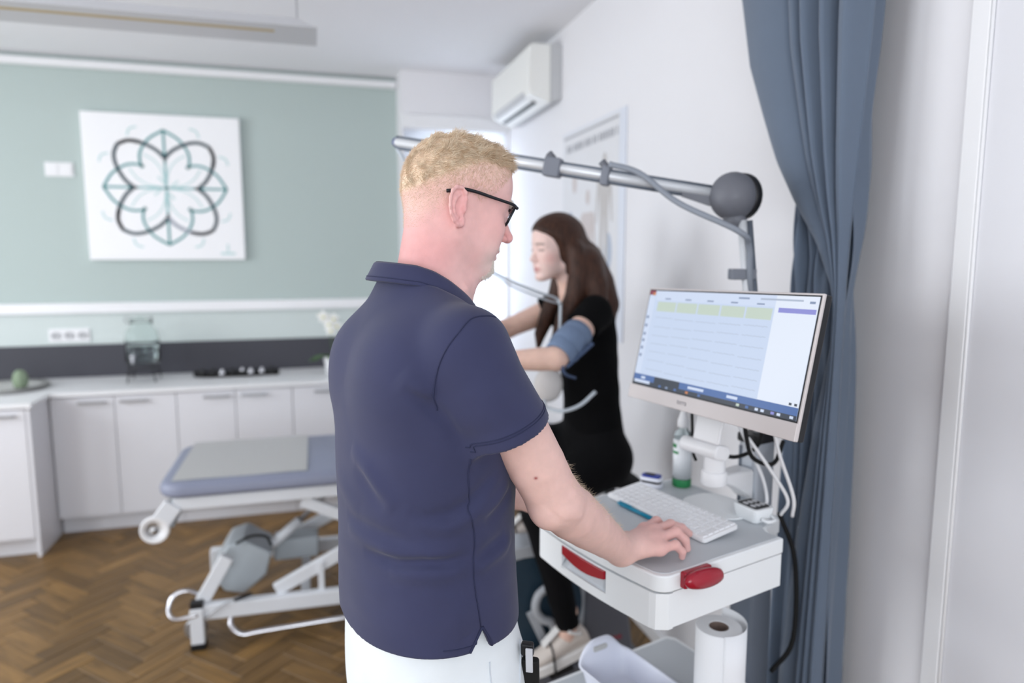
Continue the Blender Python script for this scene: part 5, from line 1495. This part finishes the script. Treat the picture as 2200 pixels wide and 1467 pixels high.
for off in (.016, .020):
    u_ = np.cross([.40, .03, -.90], [0, 1, 0]); u_ = u_ / np.linalg.norm(u_); w_v = np.cross(u_, [.40, .03, -.90]); w_v = w_v / np.linalg.norm(w_v)
    nr_ = np.array([.40, .03, -.90]) / np.linalg.norm([.40, .03, -.90])
    seam([tuple(SLV_E - nr_ * off + .072 * (math.cos(a) * u_ + math.sin(a) * w_v)) for a in np.linspace(R(200), R(-30) + 0, 12)] if False else [tuple(SLV_E - nr_ * off + .072 * (math.cos(a) * u_ + (-1) * abs(math.sin(a)) * np.array([0, 1, 0]))) for a in np.linspace(.18, math.pi - .02, 11)], .0009, 'sleeve_stitching', 4)
seam([(-.150 * math.cos(a), -.195 * math.sin(a), 1.002) for a in np.linspace(R(-40), R(92), 14)], .0009, 'hem_stitching', 4)
for s in (-1, 1):
    seam([(.006 + s * .021, -.197, .991), (.007 + s * .012, -.197, 1.008), (.008, -.197, 1.027)], .0022, 'vent_tape', 5)
# collar: folded band around the neck
def collar_ring(t, side):
    """t: -1..1 from front right over the back to front left"""
    pass
rows = []
for i in range(61):
    a = R(-150 + 300 * i / 60)                     # 0 = back of the neck
    dx_, dy_ = -math.cos(a), math.sin(a)
    def cpt(o, dz):
        xx = -.002 + dx_ * (.080 + o); yy_ = dy_ * (.077 + o)
        zt = float(np.interp(xx, [-.10, -.084, -.044, -.019, .006, .030, .062, .09], [1.592, 1.590, 1.584, 1.575, 1.561, 1.545, 1.524, 1.508]))
        return mw((xx, yy_, zt + dz))
    rows.append([cpt(-.004, -.030), cpt(-.001, -.006), cpt(.002, .001), cpt(.005, -.002), cpt(.009, -.010), cpt(.014, -.020), cpt(.019, -.0285), cpt(.018, -.0305)])
cb = MB(); cb.rings(rows, cap=False, closed=False)
collar = cb.build('collar', 'polo_navy', shirt, smooth=True, solid=.0022)
st_ = MB().tube([r_[6] + (r_[5] - r_[6]) * .55 + (r_[5] - mw((-.002, 0, r_[5].z))).normalized() * .0014 for r_ in rows], .0009, 6)
st_.build('collar_stitching', 'polo_seam', collar, smooth=True)

# ---------------------------------------------------------------- trousers, belt pouch, shoes
mat('trouser_white', (228, 234, 238), .85, bump=.2, bscale=900, var=.03, vscale=12, bdist=.0005)
def trouser_fn(P):
    d = loft(P, [(.78, .172, .158, .016), (.86, .180, .158, .010), (.95, .178, .144, -.002), (1.03, .172, .134, -.006)], 2.3)
    for s in (-1, 1):
        lg = chain(P, [(.0, s * .088, .86), (.004, s * .090, .70), (.012, s * .092, .48), (.0, s * .095, .25), (-.012, s * .098, .06)], [.098, .092, .074, .064, .062], .05)
        d = smin(d, lg, .03)
    d = d - ridge(P, [(-.09, -.15, .93), (-.12, -.09, .88), (-.13, -.02, .82)], .012, .004) - ridge(P, [(.10, -.13, .90), (.06, -.17, .86), (.02, -.18, .82)], .012, .003)
    d = d - ridge(P, [(-.135, .02, .90), (-.14, .0, .84), (-.12, .0, .76)], .008, -.004)
    return np.maximum(d, np.maximum(.045 - P[:, 2], P[:, 2] - 1.025))
TV, TF = mesh_sdf(trouser_fn, (-.2, -.25, .03), (.2, .25, 1.03), .0042)
trs = mesh_obj('trousers', TV, TF, 'trouser_white', person, MAN); part_label(trs, 'light white trousers')
def tr_seam(pts, r=.0011):
    P = np.array([tuple(p) for p in spline(pts, 8)], np.float32)
    for _ in range(10):
        v = trouser_fn(P); g = np.stack([(trouser_fn(P + e) - v) / .002 for e in np.eye(3, dtype=np.float32) * .002], 1)
        P = P - (v - .0004)[:, None] * g / np.maximum((g * g).sum(1), .25)[:, None]
    return [mw(p.tolist()) for p in P]
mat('trouser_seam', (206, 212, 220), .85)
MB().tube(tr_seam([(.03, -.19, .955), (.028, -.19, .90), (.025, -.19, .80), (.02, -.18, .60)]), .0013, 6).build('side_seam', 'trouser_seam', trs, smooth=True)
MB().tube(tr_seam([(.12, -.13, .945), (.095, -.155, .90), (.075, -.17, .83)]), .002, 6).build('pocket_edge', 'trouser_seam', trs, smooth=True)
mat('ergo_grey_light', (206, 208, 214), .4)
pk = thing('belt_pouch', 'small black pouch with silver clip in the trouser pocket of the person at the cart', 'pouch', tuple(mw((.115, -.16, .86))))
KM2 = MAN @ Matrix.Translation((.121, -.148, .875)) @ Matrix.Rotation(R(-42), 4, 'Z') @ Matrix.Rotation(R(6), 4, 'X')
MB().prism(rrect(.030, .016, .006), -.06, .045, KM2).build('case', 'black_rubber', pk, bevel=.003)
MB().box((0, -.009, .048), (.012, .004, .045), KM2).build('clip', 'ergo_grey_light', pk, bevel=.001)
MB().box((-.005, 0.002, .062), (.022, .014, .024), KM2).build('flap', 'black_plastic', pk, bevel=.004)
mat('shoe_white', (232, 232, 236), .5)
for s in (-1, 1):
    rr_ = []
    for (xx, w, h) in ((-.105, .026, .045), (-.09, .036, .075), (-.02, .040, .082), (.05, .046, .062), (.12, .046, .045), (.165, .034, .036), (.185, .014, .026)):
        rr_.append([mw((xx + .0, s * .100 + w * math.cos(R(20 * k)), max(.0, .5 * h + .5 * h * math.sin(R(20 * k))))) for k in range(18)])
    MB().rings(rr_).build('shoe', 'shoe_white', person, smooth=True)
# wrist watch on the left arm
wl = np.array(W_L) - .055 * (np.array(W_L) - np.array(E_L)) / np.linalg.norm(np.array(W_L) - np.array(E_L))
ax_ = Vector((np.array(W_L) - np.array(E_L)).tolist()).normalized()
wq = Vector((0, 0, 1)).rotation_difference(ax_).to_matrix().to_4x4()
wt_ = thing('wrist_watch', 'black wristwatch on the far arm of the person at the cart', 'watch', tuple(mw(wl.tolist())))
MB().lathe([(.0365, -.011), (.038, -.011), (.038, .011), (.0365, .011), (.0365, -.011)], (0, 0, 0), 28, MAN @ Matrix.Translation(wl.tolist()) @ wq).build('strap', 'black_rubber', wt_, smooth=False)
MB().lathe([(.016, 0), (.017, .003), (.016, .009), (.0001, .0095)], (0, 0, 0), 20, MAN @ Matrix.Translation(wl.tolist()) @ wq @ Matrix.Rotation(R(90), 4, 'Y') @ Matrix.Translation((0, 0, .036))).build('dial', 'black_plastic', wt_, smooth=True)
# ================================================================== the person on the ergometer
WOM = Matrix.Translation((1.0, 2.28, 0)) @ Matrix.Rotation(R(180), 4, 'Z')      # x forward (to the left), y left (to the camera)
def ww(p): return WOM @ Vector(p)
rider = thing('person', 'person in black clothes with long brown hair cycling on the ergometer', 'person', (1.0, 2.28, 0), rotz=R(180))
FC = v3(.184, .0, 1.630); FS = .93
fy_, fp_ = R(9), R(4)
FR = (np.array([[math.cos(fy_), -math.sin(fy_), 0], [math.sin(fy_), math.cos(fy_), 0], [0, 0, 1]]) @ np.array([[math.cos(fp_), 0, math.sin(fp_)], [0, 1, 0], [-math.sin(fp_), 0, math.cos(fp_)]])).astype(np.float32)
FH = WOM @ Matrix.Translation(FC.tolist()) @ Matrix([list(map(float, r)) for r in FR]).to_4x4() @ Matrix.Scale(FS, 4)
nS, nE, nW = np.array([.105, .160, 1.415]), np.array([.285, .285, 1.285]), np.array([.500, .215, 1.275])
fS, fE, fW = np.array([.110, -.160, 1.415]), np.array([.300, -.215, 1.330]), np.array([.500, -.170, 1.290])
HIPn, KNn, ANn = np.array([.03, .090, .900]), np.array([.285, .135, .735]), np.array([.185, .150, .320])
HIPf, KNf, ANf = np.array([.03, -.090, .900]), np.array([.365, -.120, .890]), np.array([.225, -.145, .625])
def grip_hand(W, s):
    """hand closed round the handlebar (bar runs along y)"""
    bx, bz = W[0] + .085, W[2] - .022
    mc = [(bx - .022, W[1] + s * o, bz + .024) for o in (-.026, -.008, .010, .026)]
    fg = [[(bx + .016, W[1] + s * o, bz + .020), (bx + .022, W[1] + s * o, bz - .008), (bx + .004, W[1] + s * o, bz - .022)] for o in (-.028, -.009, .010, .027)]
    th = [(W[0] + .02, W[1] - s * .016, W[2] - .004), (bx - .03, W[1] - s * .032, bz), (bx - .012, W[1] - s * .036, bz - .016), (bx + .006, W[1] - s * .034, bz - .022)]
    return mc, fg, th
def rider_fn(P):
    H = ((P - FC) @ FR) / FS
    d = boxed(H, (-.12, -.10, -.13), (.13, .10, .125), lambda Q: smin(smin(head_sdf(Q, True), ear_sdf(Q, -1), .004), ear_sdf(Q, 1), .004), .06) * FS
    d = smin(d, cap(P, (.145, 0, 1.56), (.100, 0, 1.43), .048, .054), .025)
    d = smin(d, loft(P, [(.98, .10, .07, .042), (1.1, .10, .07, .05), (1.3, .12, .08, .07), (1.40, .125, .07, .085), (1.45, .07, .05, .095)], 2.1), .05)
    for S, E, W, s in ((nS, nE, nW, 1), (fS, fE, fW, -1)):
        def arm(Q):
            a = chain(Q, [S, S + (E - S) * .5, E], [.046, .042, .036]); fo = W - E
            a = smin(a, chain(Q, [E, E + fo * .25, E + fo * .6, W], [.036, .037, .030, .0235]), .012)
            mc, fg, th = grip_hand(W, s); return smin(a, hand_sdf(Q, tuple(W), mc, fg, th, .84), .012)
        lo = np.minimum(np.minimum(S, E), W) - .06; hi = np.maximum(np.maximum(S, E), W) + np.array([.12, .06, .06])
        d = smin(d, boxed(P, lo, hi, arm), .02)
    for K, A in ((KNn, ANn), (KNf, ANf)):
        d = np.minimum(d, cap(P, A + v3(.0, 0, .05), A + v3(.005, 0, -.04), .034, .036))
        d = np.minimum(d, cap(P, K + (A - K) * .6, A, .032, .034))
        d = np.minimum(d, cap(P, K, K + (A - K) * .6, .03, .03))
    d = np.minimum(d, cap(P, HIPn, KNn, .04, .03)); d = np.minimum(d, cap(P, HIPf, KNf, .04, .03))
    d = smin(d, elp(P, (.035, 0, .93), (.07, .10, .07)), .03)
    return d
RV, RF = mesh_sdf(rider_fn, (-.18, -.30, .26), (.66, .36, 1.76), .0036)
RH = ((RV - FC) @ FR) / FS
rc_ = np.tile(L3(228, 192, 176), (len(RV), 1))
hw = sm(RV[:, 2], 1.50, 1.53)
rc_ = blend(rc_, L3(236, 206, 198), hw)
lp_ = np.exp(-(((RH[:, 2] + .0735) / .0085) ** 2 + (RH[:, 1] / .022) ** 2)) * sm(RH[:, 0], .08, .09) * hw
rc_ = blend(rc_, L3(186, 92, 96), lp_ * .85)
rc_ = blend(rc_, L3(224, 160, 152), .5 * np.exp(-(((RH[:, 0] - .062) / .025) ** 2 + ((RH[:, 2] + .036) / .022) ** 2)) * hw)
br_ = np.exp(-(((RH[:, 2] - .0185 + .10 * np.maximum(0, np.abs(RH[:, 1]) - .03)) / .0034) ** 2)) * (np.abs(np.abs(RH[:, 1]) - .031) < .019) * sm(RH[:, 0], .05, .06) * hw
rc_ = blend(rc_, L3(72, 50, 44), br_ * .85)
ey_ = np.exp(-(((RH[:, 2] + .0045) / .0026) ** 2)) * (np.abs(np.abs(RH[:, 1]) - .032) < .015) * sm(RH[:, 0], .062, .07) * hw
rc_ = blend(rc_, L3(50, 36, 36), ey_ * .8)
MATS['skin_rider'] = tint_mat('skin_rider', rough=.5)
mesh_obj('body', RV, RF, 'skin_rider', rider, WOM, rc_)
# hair
mat('hair_brown', (78, 50, 38), .5, spec=.3, rgb2=(44, 29, 23), vscale=6, stretch=(26, 26, 2.5), bump=.6, bscale=8, bdist=.004)
def rhair_fn(P):
    H = ((P - FC) @ FR) / FS
    c = elp(H, (-.006, 0, .036), (.110, .088, .095))
    c = smin(c, elp(H, (-.040, 0, -.03), (.080, .082, .10)), .03)
    # clear the face: everything in front of a slanted surface
    ay = np.abs(H[:, 1])
    face = np.maximum(.052 - H[:, 0] + .40 * np.maximum(0, H[:, 2] - .03) - .62 * np.maximum(0, .062 - ay) * 0, 0) 
    lim = np.interp(H[:, 2], [-.12, -.04, .0, .035, .060, .085, .12], [.022, .030, .038, .058, .082, .100, .13]).astype(np.float32)
    front = H[:, 0] - (lim - .35 * np.clip(ay - .035, 0, .06) * (H[:, 2] < .07))
    c = smax(c, front, .014)
    d = c
    # fall on the back
    d = smin(d, chain(P, [(.085, 0, 1.58), (.045, .0, 1.50), (.015, .0, 1.43), (.0, .0, 1.36)], [.072, .075, .066, .040]), .03)
    # locks in front of the shoulders
    for s in (1, -1):
        d = smin(d, chain(P, [(.140, s * .074, 1.62), (.135, s * .082, 1.54), (.150, s * .085, 1.46), (.185, s * .088, 1.39), (.212, s * .090, 1.32), (.220, s * .090, 1.27)], [.028, .034, .034, .030, .022, .008]), .02)
        d = smin(d, chain(P, [(.09, s * .06, 1.58), (.075, s * .088, 1.50), (.07, s * .105, 1.44), (.09, s * .11, 1.39)], [.045, .042, .032, .012]), .025)
    return d - vnoise(P * v3(1.6, 1.6, .25), 95, 4) * .0016
AV, AF = mesh_sdf(rhair_fn, (-.12, -.20, 1.20), (.32, .20, 1.77), .0034)
mesh_obj('hair', AV, AF, 'hair_brown', rider, WOM)
# black top and trousers
mat('cloth_black', (9, 9, 11), .95, bump=.2, bscale=600, spec=.15, bdist=.0006); mat('denim_black', (8, 8, 11), .9, bump=.25, bscale=800, spec=.2, bdist=.0006)
def top_fn(P):
    d = loft(P, [(.96, .142, .106, .040), (1.04, .130, .098, .044), (1.14, .124, .095, .052), (1.26, .138, .102, .068), (1.35, .152, .102, .080), (1.41, .140, .085, .083), (1.455, .080, .056, .095), (1.475, .055, .05, .1)], 2.2)
    d = smin(d, elp(P, (.125, .060, 1.275), (.055, .055, .055)), .03); d = smin(d, elp(P, (.125, -.060, 1.275), (.055, .055, .055)), .03)
    for S, E in ((nS, nE), (fS, fE)):
        e = S + (E - S) * .34; n = (E - S) / np.linalg.norm(E - S)
        sl = np.maximum(cap(P, S, S + (E - S) * .6, .058, .057), (P - e.astype(np.float32)) @ n.astype(np.float32))
        d = smin(d, sl, .03)
    d = d - vnoise(P * v3(1, 1, 2), 40, 21) * .003
    d = np.maximum(d, .965 - P[:, 2])
    return smax(d, -cap(P, (.115, 0, 1.43), (.15, 0, 1.60), .052, .075), .005)
UV, UF = mesh_sdf(top_fn, (-.20, -.27, .93), (.28, .30, 1.52), .0046)
part_label(mesh_obj('shirt', UV, UF, 'cloth_black', rider, WOM), 'black short-sleeved top')
def pants_fn(P):
    d = loft(P, [(.80, .13, .108, .034), (.88, .152, .114, .036), (.96, .144, .106, .040), (1.03, .126, .097, .042)], 2.2)
    d = smin(d, elp(P, (.006, .060, .870), (.082, .078, .085)), .04); d = smin(d, elp(P, (.006, -.060, .870), (.082, .078, .085)), .04)
    for Hh, K, A in ((HIPn, KNn, ANn), (HIPf, KNf, ANf)):
        lg = chain(P, [Hh + v3(.0, 0, -.01), Hh + (K - Hh) * .5, K], [.094, .080, .062])
        lg = smin(lg, chain(P, [K, K + (A - K) * .3, K + (A - K) * .65, A], [.060, .058, .048, .041]), .03)
        cutp = A + (A - K) / np.linalg.norm(A - K) * .004
        nn = ((A - K) / np.linalg.norm(A - K)).astype(np.float32)
        lg = np.maximum(lg, (P - cutp.astype(np.float32)) @ nn) if True else lg
        d = smin(d, lg, .03)
    d = d - vnoise(P, 45, 31) * .0025
    return np.maximum(d, P[:, 2] - 1.035)
GV, GF = mesh_sdf(pants_fn, (-.20, -.26, .26), (.46, .28, 1.05), .0046)
part_label(mesh_obj('trousers', GV, GF, 'denim_black', rider, WOM), 'black trousers')
# sneakers
mat('sneaker_beige', (214, 204, 196), .6, bump=.3, bscale=300); mat('sneaker_sole', (236, 234, 232), .5)
def sneaker(A, pitch):
    M = WOM @ Matrix.Translation((A + np.array([.0, 0, -.01])).tolist()) @ Matrix.Rotation(R(pitch), 4, 'Y')
    up = []; so = []
    for (xx, w, h0, h) in ((-.062, .018, -.085, .035), (-.055, .030, -.085, .075), (-.02, .036, -.085, .098), (.03, .038, -.085, .088), (.09, .042, -.085, .058), (.14, .040, -.085, .046), (.175, .028, -.085, .036), (.188, .010, -.085, .022)):
        up.append([M @ Vector((xx, w * math.cos(R(22.5 * k)), h0 + max(0, h * (.5 + .5 * math.sin(R(22.5 * k)))))) for k in range(16)])
        so.append([M @ Vector((xx * 1.02, (w + .004) * q, h0 + zz)) for q, zz in ((-1, -.022), (1, -.022), (1, .012), (-1, .012))])
    sh = MB().rings(up).build('sneaker', 'sneaker_beige', rider, smooth=True, sub=1)
    MB().rings(so).build('sole', 'sneaker_sole', sh, bevel=.004)
    MB().grid(6, 4, lambda u, v: M @ Vector((.035 + .07 * u, (v - .5) * .035, .014 - .036 * u))).build('laces', 'sneaker_sole', sh, solid=.004)
    MB().tube(spline([M @ Vector(p) for p in ((-.03, .036, -.02), (.0, .040, .0), (.01, .038, .012))], 4), .006, 8).build('side_stripe', 'sneaker_sole', sh, smooth=True)
    return M
PMn = sneaker(ANn, 17); PMf = sneaker(ANf, 12)
# blood-pressure cuff
mat('cuff_blue', (110, 128, 156), .8, bump=.3, bscale=500); mat('cuff_strap', (70, 86, 116), .8)
an = (nE - nS) / np.linalg.norm(nE - nS)
cq_ = Vector((0, 0, 1)).rotation_difference(Vector(an.tolist())).to_matrix().to_4x4()
cc_ = nS + (nE - nS) * .70
CUM = WOM @ Matrix.Translation(cc_.tolist()) @ cq_
cf = thing('blood_pressure_cuff', 'grey-blue blood pressure cuff wrapped round the upper arm of the cyclist', 'cuff', tuple(CUM.translation))
MB().lathe([(.044, -.068), (.049, -.068), (.052, -.05), (.053, .0), (.050, .055), (.046, .068), (.042, .068), (.044, -.068)], (0, 0, 0), 32, CUM).build('sleeve', 'cuff_blue', cf, smooth=True)
MB().lathe([(.0535, -.03), (.055, -.028), (.055, .028), (.0535, .03), (.0535, -.03)], (0, 0, 0), 32, CUM).build('band', 'cuff_blue', cf, smooth=True)
MB().beam(ww((.262, .295, 1.255)), ww((.165, .275, 1.325)), .012, .045, up=(0, -1, .3)).build('strap_end', 'cuff_strap', cf, bevel=.004)
MB().tube(spline([ww(p) for p in ((.255, .30, 1.285), (.275, .315, 1.262), (.262, .31, 1.238), (.22, .28, 1.22))], 6), .005, 8).build('air_hose', 'cuff_strap', cf, smooth=True)

# ================================================================== ergometer
mat('ergo_teal', (34, 56, 72), .45); mat('ergo_grey', (176, 180, 186), .45); mat('ergo_dark', (96, 98, 106), .5); mat('screen_navy', (22, 28, 44), .25); mat('ink_red', (170, 44, 60), .5)
eg = thing('exercise_bike', 'grey and dark teal medical exercise bike under the cyclist', 'ergometer', tuple(ww((.25, 0, 0))), rotz=R(180))
def exy(poly, y0, y1):   # polygon in (x forward, z), extruded across
    return MB().rings([[ww((a, y0, b_)) for a, b_ in poly], [ww((a, y1, b_)) for a, b_ in poly]])
exy([(-.16, .03), (.72, .03), (.72, .09), (.60, .12), (-.05, .12), (-.16, .09)], -.09, .09).build('floor_beam', 'ergo_dark', eg, bevel=.012)
for xx in (-.12, .66):
    MB().span(tuple(ww((xx - .04, -.26, 0.0))), tuple(ww((xx + .04, .26, .045)))).build('stabiliser', 'ergo_dark', eg, bevel=.012)
circ = [(.30 + .235 * math.cos(R(a)), .345 + .225 * math.sin(R(a))) for a in range(0, 360, 12)]
exy(circ, -.055, .055).build('flywheel_housing', 'ergo_teal', eg, bevel=.012)
ring_ = [(.30 + .25 * math.cos(R(a)), .345 + .24 * math.sin(R(a))) for a in range(20, 205, 8)] + [(.30 + .205 * math.cos(R(a)), .345 + .195 * math.sin(R(a))) for a in range(205, 15, -8)]
exy(ring_, -.062, .062).build('housing_band', 'ergo_grey', eg, bevel=.006)
exy([(.10, .08), (.085, .50), (.02, .55), (-.06, .50), (-.115, .10), (-.09, .07)], -.075, .075).build('rear_pillar', 'ergo_dark', eg, bevel=.02, seg=3)
text('ergoline', .036, WOM @ Matrix.Translation((.0, .0762, .182)) @ Matrix.Rotation(R(180), 4, 'Z') @ Matrix.Rotation(R(90), 4, 'X') @ Matrix.Rotation(R(8), 4, 'Z'), 'ink_red', eg, 'lettering', .0006)
MB().tube([ww((-.015, 0, .50)), ww((-.035, 0, .775))], .022, 14).build('seat_post', 'steel', eg, smooth=True)
sd = []
for (xx, w, z0, z1) in ((-.13, .06, .775, .79), (-.11, .10, .765, .80), (-.04, .105, .762, .80), (.03, .065, .765, .798), (.10, .032, .768, .795), (.14, .016, .775, .788)):
    sd.append([ww((xx, w * math.cos(R(30 * k)), (z0 + z1) / 2 + (z1 - z0) / 2 * math.sin(R(30 * k)))) for k in range(12)])
MB().rings(sd).build('saddle', 'black_rubber', eg, smooth=True)
MB().tube([ww((.56, 0, .10)), ww((.60, 0, .62)), ww((.575, 0, 1.18))], .035, 16).build('front_column', 'ergo_grey', eg, smooth=True)
hb = spline([ww(p) for p in ((.585, .27, 1.253), (.585, .16, 1.253), (.60, .06, 1.235), (.60, -.06, 1.235), (.585, -.12, 1.268), (.585, -.24, 1.268))], 6)
MB().tube(hb, .0145, 12).build('handlebar', 'black_rubber', eg, smooth=True)
KC = WOM @ Matrix.Translation((.47, -.03, 1.385)) @ Matrix.Rotation(R(-35), 4, 'Y')
MB().prism(rrect(.16, .26, .02), -.014, .014, KC).build('console', 'black_plastic', eg, bevel=.005)
MB().prism(rrect(.12, .20, .01), .014, .016, KC).build('console_screen', 'screen_navy', eg)
MB().tube([ww((.575, 0, 1.18)), ww((.51, -.02, 1.37))], .02, 12).build('console_neck', 'ergo_grey', eg, smooth=True)
# cranks and pedals
cA, cB = Vector((.30, 0, .345)), None
def pedal(M, y, s):
    foot = M @ Vector((.075, 0, -.115)); f_ = WOM.inverted() @ foot
    c = MB().beam(ww((.30, s * .072, .345)), ww((f_.x, s * .072, f_.z - .004)), .016, .03).build('crank', 'ergo_grey', eg, bevel=.004)
    b = MB(); b.box((.075, 0, -.119), (.09, .092, .02), M)
    p = b.build('pedal', 'black_rubber', eg, bevel=.004)
    MB().tube([ww((f_.x, s * .072, f_.z - .004)), ww((f_.x, s * .145, f_.z - .004))], .008, 10).build('pedal_axle', 'steel', c, smooth=True)
    st = []
    for k in range(13):
        a = R(180 * k / 12); st.append(M @ Vector((.10 - .02 * math.sin(a), .052 * math.cos(a), -.112 + .088 * math.sin(a))))
    MB().tube(st, .011, 8, squash=.3).build('pedal_strap', 'black_rubber', p, smooth=True)
pedal(PMn, ANn[1], 1); pedal(PMf, ANf[1], -1)
hk = spline([ww(p) for p in ((.20, .085, .46), (.235, .09, .44), (.275, .09, .41), (.285, .09, .36), (.26, .09, .32), (.225, .09, .30), (.20, .09, .24))], 6)
MB().tube(hk, .016, 10).build('chain_guard_edge', 'ergo_grey', eg, smooth=True)

# ---------------------------------------------------------------- electrode leads hanging from the boom
mat('lead_grey', (196, 204, 212), .5); mat('unit_white', (226, 222, 220), .5)
du = thing('electrode_distributor', 'rounded white electrode distributor in front of the cyclist, hung from the boom by grey hoses', 'device', tuple(ww((.232, .06, 1.16))))
MB().ball(ww((.232, .06, 1.160)), (.052, .03, .062), 20, 12).build('housing', 'unit_white', du, smooth=True)
for (pts, r, m, nm) in (([tuple(AE - Vector((0, 0, .015))), (.40, 2.06, 1.66), (.56, 2.13, 1.545), (.70, 2.15, 1.485), tuple(ww((.215, .10, 1.455))), tuple(ww((.215, .125, 1.40))), tuple(ww((.222, .125, 1.32))), tuple(ww((.232, .09, 1.22)))], .0065, 'lead_grey', 'hose'),
                    ([tuple(AE - Vector((0, 0, .02))), (.42, 2.05, 1.64), (.57, 2.11, 1.525), (.71, 2.13, 1.465), tuple(ww((.205, .11, 1.44)))], .004, 'lead_grey', 'hose'),
                    ([tuple(ww((.27, .10, 1.095))), tuple(ww((.22, .15, 1.085))), tuple(ww((.16, .17, 1.105))), tuple(ww((.105, .175, 1.15)))], .009, 'lead_grey', 'hose'),
                    ([tuple(ww((.25, .07, 1.11))), tuple(ww((.26, .10, 1.085))), tuple(ww((.27, .12, 1.095)))], .006, 'lead_grey', 'hose')):
    MB().tube(spline(pts, 8), r, 8, squash=.7).build(nm, m, du, smooth=True)
